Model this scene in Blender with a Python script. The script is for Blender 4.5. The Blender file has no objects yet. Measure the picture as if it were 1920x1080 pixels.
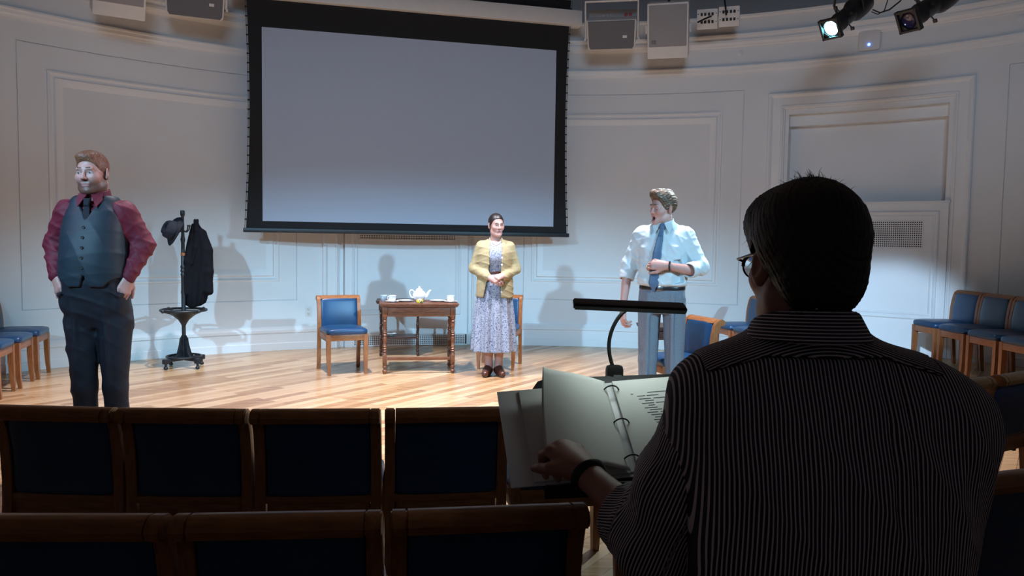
import bpy, bmesh, math, random
import numpy as np
from mathutils import Vector, Matrix, Euler
random.seed(7); rng = np.random.default_rng(7)
PI = math.pi
scn = bpy.context.scene
COL = scn.collection

# ------------------------------------------------------------------ camera
FPX, PITCH, ROLL, HCAM = 1467.0, 0.0616, 0.0149, 1.38
cam_d = bpy.data.cameras.new('camera'); cam = bpy.data.objects.new('camera', cam_d); COL.objects.link(cam)
cam_d.sensor_width = 36.0; cam_d.lens = FPX / 1920 * 36; cam_d.clip_start = 0.05
_f = Vector((0, math.cos(PITCH), -math.sin(PITCH))); _u = Vector((0, math.sin(PITCH), math.cos(PITCH))); _r = Vector((1, 0, 0))
_r2 = _r * math.cos(ROLL) + _u * math.sin(ROLL); _u2 = -_r * math.sin(ROLL) + _u * math.cos(ROLL)
cam.matrix_world = Matrix(((_r2.x, _u2.x, -_f.x, 0), (_r2.y, _u2.y, -_f.y, 0), (_r2.z, _u2.z, -_f.z, HCAM), (0, 0, 0, 1)))
scn.camera = cam

# ------------------------------------------------------------------ world, lights, exposure
w = bpy.data.worlds.new('world'); scn.world = w; w.use_nodes = True
w.node_tree.nodes['Background'].inputs[0].default_value = (0.42, 0.40, 0.45, 1)
w.node_tree.nodes['Background'].inputs[1].default_value = 0.045
scn.view_settings.view_transform = 'Standard'; scn.view_settings.look = 'None'
scn.view_settings.exposure = 0.78; scn.view_settings.gamma = 1.0
scn.view_settings.use_curve_mapping = False

def spot(name, loc, target, power, color, angle, blend=0.5, radius=0.12):
    d = bpy.data.lights.new(name, 'SPOT'); d.energy = power; d.color = color
    d.spot_size = math.radians(angle); d.spot_blend = blend; d.shadow_soft_size = radius
    o = bpy.data.objects.new(name, d); COL.objects.link(o); o.location = loc
    o.rotation_euler = (Vector(target) - Vector(loc)).to_track_quat('-Z', 'Y').to_euler()
    return o
# stage washes hung at the back of the hall, right and left of the audience (their shutters cut the beams low on the wall),
# and warm downlights in the ceiling over the stage
def wash(name, loc, target, power, color, wide, tall, blend=.35, radius=.10):
    o = spot(name, loc, target, power, color, wide, blend, radius); o.scale = (1.0, math.tan(math.radians(tall / 2)) / math.tan(math.radians(wide / 2)), 1.0); return o
wash('key_light_right', (5.4, 0.0, 3.5), (-0.9, 8.8, -0.10), 1450, (0.38, 0.73, 1.0), 60, 25, .9)
wash('key_light_left', (-3.5, -1.0, 3.9), (-0.6, 9.0, -0.10), 1450, (0.38, 0.72, 1.0), 56, 25, .9)
spot('downlight_left', (-1.7, 6.5, 5.3), (-1.7, 6.6, 0.0), 1080, (0.95, 0.92, 1.0), 68, 0.5, 0.12)
spot('downlight_right', (1.1, 6.5, 5.3), (1.2, 6.6, 0.0), 1080, (0.95, 0.92, 1.0), 68, 0.5, 0.12)
wash('upper_wall_fill', (0.2, -3.0, 4.9), (0.3, 10.2, 2.9), 900, (0.56, 0.76, 1.0), 86, 24, .9, 1.3)  # added soft fill, no known fixture: lifts and cools the upper wall and screen
wash('side_wash', (-1.0, -1.0, 3.9), (4.25, 8.95, 0.50), 2600, (0.50, 0.74, 1.0), 10, 7.5, .6)
spot('red_side_light', (3.2, 5.6, 4.9), (-2.4, 5.0, 0.4), 260, (1.0, 0.22, 0.16), 40, 0.6, 0.10)
spot('lavender_side_light', (-4.7, 3.0, 4.6), (-1.8, 5.6, 1.3), 240, (0.66, 0.66, 1.0), 46, 0.6, 0.10)
# ------------------------------------------------------------------ materials
MATS = {}
def rgb(h):
    h = h.lstrip('#'); c = [int(h[i:i+2], 16) / 255 for i in (0, 2, 4)]
    return tuple(x / 12.92 if x <= .04045 else ((x + .055) / 1.055) ** 2.4 for x in c)
def mat(name, color, rough=0.6, metal=0.0, var=0.0, vscale=8.0, bump=0.0, bscale=60.0, stretch=None, color2=None, spec=None, emit=None, estr=0.0, attr=None, alpha=None, sheen=0.0):
    m = bpy.data.materials.new(name); m.use_nodes = True; nt = m.node_tree; n = nt.nodes; l = nt.links
    b = n['Principled BSDF']
    if isinstance(color, str): color = rgb(color)
    if isinstance(color2, str): color2 = rgb(color2)
    b.inputs['Base Color'].default_value = (*color, 1); b.inputs['Roughness'].default_value = rough; b.inputs['Metallic'].default_value = metal
    if spec is not None: b.inputs['Specular IOR Level'].default_value = spec
    if sheen: b.inputs['Sheen Weight'].default_value = sheen
    tc = n.new('ShaderNodeTexCoord'); mp = n.new('ShaderNodeMapping'); l.new(tc.outputs['Object'], mp.inputs['Vector'])
    if stretch: mp.inputs['Scale'].default_value = stretch
    if attr:
        a = n.new('ShaderNodeAttribute'); a.attribute_name = attr; l.new(a.outputs['Color'], b.inputs['Base Color'])
    elif var > 0 or color2:
        nz = n.new('ShaderNodeTexNoise'); nz.inputs['Scale'].default_value = vscale; nz.inputs['Detail'].default_value = 5
        l.new(mp.outputs[0], nz.inputs['Vector'])
        cr = n.new('ShaderNodeValToRGB'); e = cr.color_ramp.elements
        c2 = color2 or tuple(c * (1 - var) for c in color)
        e[0].position = .32; e[0].color = (*c2, 1); e[1].position = .68; e[1].color = (*color, 1)
        l.new(nz.outputs['Fac'], cr.inputs[0]); l.new(cr.outputs[0], b.inputs['Base Color'])
    if bump > 0:
        nz2 = n.new('ShaderNodeTexNoise'); nz2.inputs['Scale'].default_value = bscale; nz2.inputs['Detail'].default_value = 3
        l.new(mp.outputs[0], nz2.inputs['Vector'])
        bp = n.new('ShaderNodeBump'); bp.inputs['Strength'].default_value = bump; bp.inputs['Distance'].default_value = 0.004
        l.new(nz2.outputs['Fac'], bp.inputs['Height']); l.new(bp.outputs[0], b.inputs['Normal'])
    if emit:
        b.inputs['Emission Color'].default_value = (*emit, 1); b.inputs['Emission Strength'].default_value = estr
    MATS[name] = m
    return m

# ------------------------------------------------------------------ object helpers
def link(name, me, m=None, parent=None, smooth=False, loc=None, rot=None):
    o = bpy.data.objects.new(name, me); COL.objects.link(o)
    if m is not None:
        me.materials.clear()
        for k in (m if isinstance(m, (list, tuple)) else [m]): me.materials.append(MATS[k] if isinstance(k, str) else k)
    if smooth:
        me.polygons.foreach_set('use_smooth', np.ones(len(me.polygons), bool))
    if parent is not None: o.parent = parent
    if loc is not None: o.location = loc
    if rot is not None: o.rotation_euler = rot
    return o
def mesh(verts, faces, name='m'):
    me = bpy.data.meshes.new(name); me.from_pydata([tuple(v) for v in verts], [], [tuple(f) for f in faces]); me.update(); return me
def from_bm(bm, name='m'):
    bmesh.ops.recalc_face_normals(bm, faces=bm.faces)
    me = bpy.data.meshes.new(name); bm.to_mesh(me); bm.free(); return me
def tag(o, label, cat, group=None):
    o['label'] = label; o['category'] = cat
    if group: o['group'] = group
    return o
def thing(name, label, cat, loc=(0, 0, 0), rotz=0, group=None):
    o = bpy.data.objects.new(name, None); COL.objects.link(o); o.empty_display_size = .1
    o.location = loc; o.rotation_euler = (0, 0, rotz)
    return tag(o, label, cat, group)
def structure(o, label=None):
    o['kind'] = 'structure'
    if label: o['label'] = label
    return o
def sharp(o, ang=35):
    me = o.data
    me.polygons.foreach_set('use_smooth', np.ones(len(me.polygons), bool))
    me.set_sharp_from_angle(angle=math.radians(ang))
    return o
def copy_tree(o, parent=None):
    c = o.copy(); COL.objects.link(c)
    if parent is not None: c.parent = parent
    for ch in o.children: copy_tree(ch, c)
    return c

class MB:
    """collects simple solids into one bmesh"""
    def __init__(s): s.bm = bmesh.new()
    def box(s, c, size, bev=0.0, rot=None, seg=2):
        r = bmesh.ops.create_cube(s.bm, size=1.0); vs = r['verts']
        M = Matrix.Translation(c) @ ((rot if isinstance(rot, Matrix) else Euler(rot).to_matrix().to_4x4()) if rot is not None else Matrix()) @ Matrix.Diagonal((*size, 1))
        bmesh.ops.transform(s.bm, matrix=M, verts=vs)
        if bev > 0:
            es = list({e for v in vs for e in v.link_edges})
            bmesh.ops.bevel(s.bm, geom=es, offset=bev, segments=seg, affect='EDGES', profile=.6)
        return s
    def lathe(s, prof, n=24, M=None):
        M = M or Matrix(); rings = []
        for r, z in prof:
            if r < 1e-5: rings.append([s.bm.verts.new(M @ Vector((0, 0, z)))])
            else: rings.append([s.bm.verts.new(M @ Vector((r * math.cos(2 * PI * i / n), r * math.sin(2 * PI * i / n), z))) for i in range(n)])
        for a, b in zip(rings, rings[1:]):
            for i in range(n):
                j = (i + 1) % n
                if len(a) == 1 and len(b) == 1: continue
                if len(a) == 1: s.bm.faces.new((a[0], b[i], b[j]))
                elif len(b) == 1: s.bm.faces.new((a[i], a[j], b[0]))
                else: s.bm.faces.new((a[i], a[j], b[j], b[i]))
        if len(rings[0]) > 1: s.bm.faces.new(rings[0][::-1])
        if len(rings[-1]) > 1: s.bm.faces.new(rings[-1])
        return s
    def tube(s, pts, r, n=8, closed=False, ell=None):
        pts = [Vector(p) for p in pts]; k = len(pts)
        rs = r if isinstance(r, (list, tuple)) else [r] * k
        rings = []; up = None
        for i, p in enumerate(pts):
            if closed: t = pts[(i + 1) % k] - pts[i - 1]
            else: t = pts[min(i + 1, k - 1)] - pts[max(i - 1, 0)]
            t.normalize()
            if up is None:
                up = Vector((0, 0, 1)) if abs(t.z) < .9 else Vector((1, 0, 0))
            a = up - t * up.dot(t)
            if a.length < 1e-6: a = t.orthogonal()
            a.normalize(); b = t.cross(a); up = a
            ea, eb = ell or (1, 1)
            rings.append([s.bm.verts.new(p + rs[i] * (ea * math.cos(2 * PI * j / n) * a + eb * math.sin(2 * PI * j / n) * b)) for j in range(n)])
        for i in range(k if closed else k - 1):
            A, B = rings[i], rings[(i + 1) % k]
            for j in range(n): s.bm.faces.new((A[j], A[(j + 1) % n], B[(j + 1) % n], B[j]))
        if not closed:
            s.bm.faces.new(rings[0][::-1]); s.bm.faces.new(rings[-1])
        return s
    def prism(s, poly, axis, lo, hi, bev=0.0):
        """poly: 2d outline; axis 'x' -> (y,z) outline extruded in x, 'y' -> (x,z), 'z' -> (x,y)"""
        def P(a, b, t): return {'x': (t, a, b), 'y': (a, t, b), 'z': (a, b, t)}[axis]
        A = [s.bm.verts.new(P(a, b, lo)) for a, b in poly]; B = [s.bm.verts.new(P(a, b, hi)) for a, b in poly]
        n = len(poly); fs = [s.bm.faces.new(A[::-1]), s.bm.faces.new(B)]
        for i in range(n): fs.append(s.bm.faces.new((A[i], A[(i + 1) % n], B[(i + 1) % n], B[i])))
        if bev > 0:
            es = list({e for f in fs[:2] for e in f.edges})
            bmesh.ops.bevel(s.bm, geom=es, offset=bev, segments=2, affect='EDGES')
        return s
    def sphere(s, c, r, n=12, M=None):
        q = bmesh.ops.create_uvsphere(s.bm, u_segments=n * 2, v_segments=n, radius=1)
        r = (r, r, r) if not isinstance(r, (tuple, list)) else r
        bmesh.ops.transform(s.bm, matrix=Matrix.Translation(c) @ (M or Matrix()) @ Matrix.Diagonal((*r, 1)), verts=q['verts'])
        return s
    def superq(s, c, size, e1=.4, e2=.25, nu=32, nv=14, fn=None):
        sp = lambda x, e: math.copysign(abs(x) ** e, x)
        a, b, h = (x / 2 for x in size); rings = []
        for i in range(nv + 1):
            et = -PI / 2 + PI * i / nv
            ring = []
            for j in range(nu):
                om = 2 * PI * j / nu
                v = Vector((a * sp(math.cos(et), e1) * sp(math.cos(om), e2), b * sp(math.cos(et), e1) * sp(math.sin(om), e2), h * sp(math.sin(et), e1)))
                v += Vector(c)
                if fn: v = Vector(fn(v))
                ring.append(s.bm.verts.new(v))
            rings.append(ring)
        for A, B in zip(rings, rings[1:]):
            for j in range(nu): s.bm.faces.new((A[j], A[(j + 1) % nu], B[(j + 1) % nu], B[j]))
        s.bm.faces.new(rings[0][::-1]); s.bm.faces.new(rings[-1])
        return s
    def mesh(s): return from_bm(s.bm)
    def obj(s, name, m, parent=None, smooth=True, loc=None, rot=None, ang=40):
        o = link(name, s.mesh(), m, parent, False, loc, rot)
        if smooth: sharp(o, ang)
        return o

# pixel of the photograph -> point of the place at depth Y (or height Z), for measured positions
def ray(x, y):
    u = (x - 960) / FPX; v = (540 - y) / FPX
    return _r2 * u + _u2 * v + _f
def at(x, y, Y):
    d = ray(x, y); return Vector((0, 0, HCAM)) + d * (Y / d.y)
# ------------------------------------------------------------------ palette
mat('paint', (0.76, 0.775, 0.79), 0.62, var=0.04, vscale=1.5, bump=0.04, bscale=180)
mat('trim_paint', (0.80, 0.81, 0.82), 0.45, var=0.03, vscale=2)
mat('cover_paint', (0.78, 0.80, 0.82), 0.5, var=0.03, vscale=3)
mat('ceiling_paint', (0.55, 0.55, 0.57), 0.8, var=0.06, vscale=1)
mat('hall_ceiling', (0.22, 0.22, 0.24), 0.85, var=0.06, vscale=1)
mat('dark_void', (0.012, 0.012, 0.014), 0.9, var=0.2)
mat('chair_wood', (0.34, 0.135, 0.045), 0.38, color2=(0.21, 0.075, 0.024), vscale=14, stretch=(6, 6, 1), bump=0.05, bscale=40)
mat('row_wood', (0.34, 0.135, 0.045), 0.38, color2=(0.21, 0.075, 0.024), vscale=14, stretch=(1, 6, 6), bump=0.05, bscale=40)
mat('table_wood', (0.20, 0.068, 0.026), 0.36, color2=(0.085, 0.026, 0.011), vscale=16, stretch=(1, 5, 5), bump=0.08, bscale=50)
mat('dark_table_wood', (0.062, 0.024, 0.014), 0.36, color2=(0.03, 0.012, 0.008), vscale=16, stretch=(1, 5, 5), bump=0.08, bscale=50)
mat('blue_leather', (0.008, 0.054, 0.140), 0.34, color2=(0.006, 0.042, 0.112), vscale=5, bump=0.10, bscale=220)
mat('black_metal', (0.012, 0.012, 0.014), 0.42, var=0.3, vscale=20)
mat('black_iron', (0.013, 0.017, 0.023), 0.42, var=0.4, vscale=12, bump=0.1, bscale=60)
mat('black_fabric', (0.005, 0.006, 0.009), 0.9, spec=.15, var=0.3, vscale=30, bump=0.2, bscale=300)
mat('felt', (0.028, 0.030, 0.042), 0.95, var=0.2, vscale=30, bump=0.25, bscale=260, spec=.2)
mat('screen_fabric', (0.44, 0.52, 0.65), 0.75, var=0.015, vscale=0.8)
mat('screen_black', (0.008, 0.008, 0.010), 0.8, var=0.2, vscale=10)
mat('white_plastic', (0.72, 0.71, 0.70), 0.45, var=0.04, vscale=10)
mat('grey_mesh', (0.20, 0.20, 0.215), 0.7, var=0.1, vscale=300)
mat('grey_cloth', (0.16, 0.16, 0.175), 0.85, var=0.1, vscale=120, bump=0.1, bscale=400)
mat('porcelain', (0.80, 0.80, 0.78), 0.18, var=0.02, vscale=10)
mat('blue_porcelain', (0.36, 0.56, 0.66), 0.2, color2=(0.62, 0.72, 0.76), vscale=70)
mat('red_plastic', (0.5, 0.03, 0.03), 0.4, var=0.1)
mat('chrome', (0.6, 0.6, 0.62), 0.22, 1.0, var=0.1)
mat('brass', (0.45, 0.32, 0.12), 0.3, 1.0, var=0.1)

# wooden stage floor: narrow boards laid diagonally to the hall
m = mat('floor_wood', (0.45, 0.25, 0.11), 0.3); nt = m.node_tree; n = nt.nodes; l = nt.links; b = n['Principled BSDF']
tc = n.new('ShaderNodeTexCoord'); mp = n.new('ShaderNodeMapping'); mp.inputs['Rotation'].default_value = (0, 0, math.radians(-55))
l.new(tc.outputs['Object'], mp.inputs['Vector'])
br = n.new('ShaderNodeTexBrick'); br.offset = 0.37; br.inputs['Scale'].default_value = 1.0
br.inputs['Brick Width'].default_value = 1.15; br.inputs['Row Height'].default_value = 0.083; br.inputs['Mortar Size'].default_value = 0.0012
br.inputs['Color1'].default_value = (0, 0, 0, 1); br.inputs['Color2'].default_value = (1, 1, 1, 1); br.inputs['Mortar'].default_value = (0, 0, 0, 1)
l.new(mp.outputs[0], br.inputs['Vector'])
mp2 = n.new('ShaderNodeMapping'); mp2.inputs['Rotation'].default_value = (0, 0, math.radians(-55)); mp2.inputs['Scale'].default_value = (1.2, 16, 1)
l.new(tc.outputs['Object'], mp2.inputs['Vector'])
nz = n.new('ShaderNodeTexNoise'); nz.inputs['Scale'].default_value = 3; nz.inputs['Detail'].default_value = 6; l.new(mp2.outputs[0], nz.inputs['Vector'])
mx = n.new('ShaderNodeMath'); mx.operation = 'MULTIPLY_ADD'; mx.inputs[1].default_value = 0.62
l.new(br.outputs['Color'], mx.inputs[0]); l.new(nz.outputs['Fac'], mx.inputs[2])
cr = n.new('ShaderNodeValToRGB'); e = cr.color_ramp.elements
e[0].position = .30; e[0].color = (0.21, 0.100, 0.046, 1); e[1].position = 1.05; e[1].color = (0.54, 0.36, 0.20, 1)
k = cr.color_ramp.elements.new(.66); k.color = (0.40, 0.23, 0.108, 1)
l.new(mx.outputs[0], cr.inputs[0])
mm = n.new('ShaderNodeMixRGB'); l.new(br.outputs['Fac'], mm.inputs['Fac']); l.new(cr.outputs[0], mm.inputs[1]); mm.inputs[2].default_value = (0.10, 0.05, 0.02, 1)
l.new(mm.outputs[0], b.inputs['Base Color'])
bp = n.new('ShaderNodeBump'); bp.inputs['Strength'].default_value = .25; bp.inputs['Distance'].default_value = .002; bp.invert = True
l.new(br.outputs['Fac'], bp.inputs['Height']); l.new(bp.outputs[0], b.inputs['Normal'])
b.inputs['Roughness'].default_value = 0.27

# ------------------------------------------------------------------ the hall: curved wall of a circular apse
WX, WY, WR = 0.284, 3.673, 6.564
def wp(a, z, h=0.0):
    """point of the curved wall: angle a in degrees, height z, h metres proud of the wall face"""
    r = WR - h; t = math.radians(a)
    return (WX + r * math.sin(t), WY + r * math.cos(t), z)
DEG = 180 / PI / WR          # degrees per metre along the wall

def arc_box(bm, a0, a1, z0, z1, h0, h1, step=1.5):
    """slab following the wall, from depth h0 (behind) to h1 (front)"""
    n = max(1, int(math.ceil(abs(a1 - a0) / step))); V = []
    for i in range(n + 1):
        a = a0 + (a1 - a0) * i / n
        V.append([bm.verts.new(wp(a, z, h)) for z, h in ((z0, h0), (z1, h0), (z1, h1), (z0, h1))])
    for A, B in zip(V, V[1:]):
        for j in range(4): bm.faces.new((A[j], A[(j + 1) % 4], B[(j + 1) % 4], B[j]))
    bm.faces.new(V[0]); bm.faces.new(V[-1][::-1])
def arc_sweep(bm, a0, a1, prof, step=1.5):
    """closed profile [(z,h)] swept along the wall"""
    n = max(1, int(math.ceil(abs(a1 - a0) / step))); k = len(prof)
    V = [[bm.verts.new(wp(a0 + (a1 - a0) * i / n, z, h)) for z, h in prof] for i in range(n + 1)]
    for A, B in zip(V, V[1:]):
        for j in range(k): bm.faces.new((A[j], A[(j + 1) % k], B[(j + 1) % k], B[j]))
    bm.faces.new(V[0]); bm.faces.new(V[-1][::-1])
def frame_sweep(bm, a0, a1, z0, z1, prof, step=1.5, sides='lrtb'):
    """mitred rectangular moulding on the wall; prof = [(inset from the outer edge, proud)] ; open bottom when 'b' is left out"""
    loops = []
    for u, h in prof:
        du = u * DEG; A0, A1 = a0 + du, a1 - du; Z1 = z1 - u; Z0 = z0 + u if 'b' in sides else z0
        n = max(2, int(math.ceil((a1 - a0) / step))); pts = []
        pts.append((A0, Z0)); pts.append((A0, Z1))
        for i in range(1, n): pts.append((A0 + (A1 - A0) * i / n, Z1))
        pts.append((A1, Z1)); pts.append((A1, Z0))
        if 'b' in sides:
            for i in range(1, n): pts.append((A1 + (A0 - A1) * i / n, Z0))
        loops.append([bm.verts.new(wp(a, z, h)) for a, z in pts])
    k = len(loops[0])
    for A, B in zip(loops, loops[1:]):
        for j in range(k if 'b' in sides else k - 1):
            bm.faces.new((A[j], A[(j + 1) % k], B[(j + 1) % k], B[j]))
def part(fn, name, m, parent, ang=30):
    bm = bmesh.new(); fn(bm); o = link(name, from_bm(bm), m, parent); return sharp(o, ang)

# floor
flo = MB().box((0, 4.0, -0.05), (16, 16, 0.1)).obj('floor', 'floor_wood', smooth=False)
structure(flo, 'glossy honey coloured board floor laid on the diagonal')
# low platform along the right-hand wall that carries the side seats
pf = MB(); arc = [(3.75, 4.6)]
for i in range(13):
    a = 31.9 + (76 - 31.9) * i / 12; p = wp(a, 0, 0.01); arc.append((p[0], p[1]))
arc.append((6.6, 4.6)); pf.prism(arc, 'z', 0.0, 0.16)
plat = structure(pf.obj('floor_platform', 'floor_wood', smooth=False), 'low wooden platform under the side seats by the right wall')

# wall shell behind everything, then the plaster panels with their recessed shadow gaps
Z1, ZT = 3.47, 4.16
bm = bmesh.new()
for a0, a1 in ((-85, -22.0), (-7.0, 27.3), (42.1, 85)): arc_box(bm, a0, a1, 0, ZT, -0.30, -0.014)
arc_box(bm, -22.0, -7.0, 3.0, ZT, -0.30, -0.014); arc_box(bm, 27.3, 42.1, 2.93, ZT, -0.30, -0.014)
wall = structure(link('wall_back', from_bm(bm), 'paint'), 'cream painted curved back wall with moulded panels')
G = 0.045                                                   # half width of a shadow gap, degrees
def patch(a0, a1, z0, z1, h=0.0): part(lambda bm: arc_box(bm, a0, a1, z0, z1, -0.014, h), 'panel', 'paint', wall)
def panelled(a0, a1, p0, p1, z0, z1):
    patch(a0, p0 - G, 0, Z1); patch(p1 + G, a1, 0, Z1)
    patch(p0 - G, p1 + G, 0, z0 - .005); patch(p0 - G, p1 + G, z1 + .005, Z1)
    patch(p0 + G, p1 - G, z0 + .005, z1 - .005)
panelled(-56, -23.65, -51.67, -26.4, 0.605, 3.25)
panelled(-5.35, 25.2, -1.2, 22.66, 0.605, 3.25)
patch(-85, -56, 0, Z1)
panelled(44.27, 70, 46.9, 66, 0.76, 3.25); patch(70, 85, 0, Z1)
patch(-23.65, -5.35, 3.12, Z1); patch(25.2, 44.27, 3.18, Z1)
patch(-85, 85, 3.545, ZT)                                                # frieze
BOL = [(0, 0), (0.004, .016), (0.022, .02), (0.034, .012), (0.045, -.006), (0.056, -.008), (0.064, .008), (0.075, .020), (0.105, .016), (0.135, .004), (0.15, 0)]
for a0, a1 in ((-49.35, -28.25), (-0.3, 20.5)):
    part(lambda bm: frame_sweep(bm, a0, a1, 0.835, 3.01, BOL), 'panel_moulding', 'trim_paint', wall, 25)
# cornice mouldings
LOWM = [(3.455, -.01), (3.455, .012), (3.475, .016), (3.49, .03), (3.52, .034), (3.53, .044), (3.548, .044), (3.548, -.01)]
UPM = [(3.775, -.01), (3.775, .014), (3.79, .02), (3.80, .036), (3.83, .05), (3.86, .05), (3.87, .036), (3.885, .036), (3.90, .06), (3.925, .064), (3.925, -.01)]
part(lambda bm: arc_sweep(bm, -85, 85, LOWM), 'cornice_moulding', 'trim_paint', wall, 25)
part(lambda bm: arc_sweep(bm, -85, 85, UPM), 'cornice_moulding', 'trim_paint', wall, 25)
part(lambda bm: arc_sweep(bm, -85, 85, [(4.12, -.3), (4.12, .015), (4.135, .03), (4.16, .03), (4.16, -.3)]), 'cornice_ledge', 'trim_paint', wall, 25)
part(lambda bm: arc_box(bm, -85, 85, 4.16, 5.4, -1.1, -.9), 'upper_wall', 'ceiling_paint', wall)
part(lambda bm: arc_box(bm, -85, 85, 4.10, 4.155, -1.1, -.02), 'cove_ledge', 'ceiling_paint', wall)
for aa in (22.1, 47.5):
    c = wp(aa, 3.70, 0.0); M = Matrix.Translation(c) @ Euler((PI / 2, 0, -math.radians(aa))).to_matrix().to_4x4()
    MB().lathe([(0.0, -.004), (.034, -.004), (.037, .0), (.037, .006), (.030, .010), (0.0, .011)], 20, M).obj('round_plate', 'paint', wall)
# niches: architrave, reveal, back
ARCH = [(0, 0), (0.0, .03), (.012, .042), (.03, .044), (.045, .034), (.06, .022), (.15, .020), (.158, .03), (.175, .030), (.182, .018), (.195, .012), (.20, -.014), (.215, -.014), (.222, -.03), (.235, -.23)]
for k, (a0, a1, zt) in enumerate(((-23.65, -5.35, 3.12), (25.2, 44.27, 3.19))):
    t = part(lambda bm: frame_sweep(bm, a0, a1, 0.0 if k == 0 else 0.0, zt, ARCH, sides='lrt'), 'niche_architrave', 'trim_paint', wall, 25)
    part(lambda bm: arc_box(bm, a0 + 1.5, a1 - 1.5, 0, zt - .1, -.30, -.22), 'niche_back', 'paint', wall)
part(lambda bm: arc_box(bm, 27.2, 42.2, 2.80, 2.97, -.22, -.10), 'blind_box', 'trim_paint', wall)
# baseboards
BASE = lambda z: [(z, -.01), (z, .034), (z + .085, .034), (z + .092, .026), (z + .205, .024), (z + .215, .034), (z + .245, .034), (z + .262, .020), (z + .285, .012), (z + .285, -.01)]
bb = []
for a0, a1, z in ((-85, -23.65, 0), (-5.35, 25.2, 0), (44.27, 85, .16)):
    bm = bmesh.new(); arc_sweep(bm, a0, a1, BASE(z)); bb.append(bm)
for nm, bm, lb in zip(('baseboard_left', 'baseboard_back', 'baseboard_right'), bb, ('left', 'middle', 'right')):
    structure(sharp(link(nm, from_bm(bm), 'trim_paint'), 25), 'tall cream moulded baseboard along the %s of the curved wall' % lb)
# ceiling
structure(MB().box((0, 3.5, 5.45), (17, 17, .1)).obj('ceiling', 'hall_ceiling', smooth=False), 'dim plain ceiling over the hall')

# ------------------------------------------------------------------ radiator covers in the niches
def grille(bm, a0, a1, z0, z1, h, na, nz, bar=.42, round_corner=False):
    da = (a1 - a0) / na; dz = (z1 - z0) / nz
    for i in range(na + 1):
        a = a0 + da * i; wgt = da * bar / 2
        arc_box(bm, a - wgt, a + wgt, z0, z1, h - .004, h, 9)
    for j in range(nz + 1):
        z = z0 + dz * j; arc_box(bm, a0, a1, z - dz * bar / 2, z + dz * bar / 2, h - .0035, h + .0005, 1.2)
def radiator(label, a0, a1, zb, zt, g0, g1, gz0, gz1, na, nz):
    p = wp((a0 + a1) / 2, zb, 0); t = thing('radiator_cover', label, 'radiator cover', p, 0)
    inv = Matrix.Translation(p).inverted()
    def P(fn, name, m, parent=t):
        bm = bmesh.new(); fn(bm); bmesh.ops.transform(bm, matrix=inv, verts=bm.verts); return sharp(link(name, from_bm(bm), m, parent), 25)
    def front(bm):
        H = .035
        arc_box(bm, a0, g0, zb, zt, -.19, H); arc_box(bm, g1, a1, zb, zt, -.19, H)
        arc_box(bm, g0, g1, zb, gz0, -.19, H); arc_box(bm, g0, g1, gz1, zt, -.19, H); arc_box(bm, g0, g1, gz0, gz1, -.19, -.05)
    P(front, 'body', 'cover_paint')
    P(lambda bm: arc_box(bm, g0, g1, gz0, gz1, -.05, -.045), 'grille_backing', 'dark_void')
    P(lambda bm: arc_box(bm, a0 - .12, a1 + .12, zt, zt + .022, -.19, .05), 'top_board', 'cover_paint')
    P(lambda bm: frame_sweep(bm, a0 + .75, a1 - .75, zb + .40, zt - .085, [(0, .035), (.004, .05), (.016, .056), (.03, .05), (.04, .038), (.052, .042), (.06, .048), (.07, .042), (.078, .035)]), 'panel_moulding', 'cover_paint')
    P(lambda bm: frame_sweep(bm, g0 - .12, g1 + .12, gz0 - .014, gz1 + .014, [(0, .035), (.003, .039), (.012, .039), (.016, .03)]), 'grille_rim', 'cover_paint')
    P(lambda bm: grille(bm, g0, g1, gz0, gz1, .034, na, nz), 'grille', 'cover_paint')
    return t
radiator('cream radiator cover with square-hole grille in the right wall niche', 27.55, 42.55, .16, 1.85, 29.7, 40.35, 1.36, 1.65, 56, 12)
rc = radiator('cream radiator cover in the niche behind the projection screen', -21.3, -7.6, 0.0, 1.86, -19.65, -8.5, 1.365, 1.60, 60, 9)
for a0, a1 in ((-22.2, -21.35), (-7.55, -6.8)): part(lambda bm: arc_box(bm, a0, a1, 0, 1.86, -.19, -.02), 'niche_filler', 'paint', wall)
# low floor-level grille under that cover
p = wp(-14, 0, .04); t = thing('floor_vent', 'long perforated vent strip at floor level behind the tables', 'vent', p)
inv = Matrix.Translation(p).inverted()
bm = bmesh.new(); arc_box(bm, -20.3, -7.6, 0.003, .155, .036, .04); bmesh.ops.transform(bm, matrix=inv, verts=bm.verts); link('backing', from_bm(bm), 'dark_void', t)
bm = bmesh.new(); grille(bm, -20.3, -7.85, .02, .135, .05, 58, 5); bmesh.ops.transform(bm, matrix=inv, verts=bm.verts); link('grille', from_bm(bm), 'cover_paint', t)
bm = bmesh.new(); frame_sweep(bm, -20.5, -7.5, .0, .16, [(0, .036), (.002, .052), (.014, .054), (.018, .05)]); bmesh.ops.transform(bm, matrix=inv, verts=bm.verts); link('rim', from_bm(bm), 'cover_paint', t)

# power outlet on the wall
p = wp(-25.18, .46, .0); t = thing('power_outlet', 'white double power outlet low on the wall left of the small table', 'outlet', p, math.radians(25.18))
MB().box((0, -.004, 0), (.075, .010, .118), .003).obj('plate', 'white_plastic', t)
for zz in (-.026, .026):
    s = MB().box((0, -.010, zz), (.034, .006, .030), .008).obj('socket', 'white_plastic', t)
    MB().box((-.007, -.0135, .004 + zz), (.003, .002, .011)).box((.007, -.0135, .004 + zz), (.003, .002, .009)).box((0, -.0135, -.008 + zz), (.005, .002, .005)).obj('slot', 'dark_void', s, False)

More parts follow.
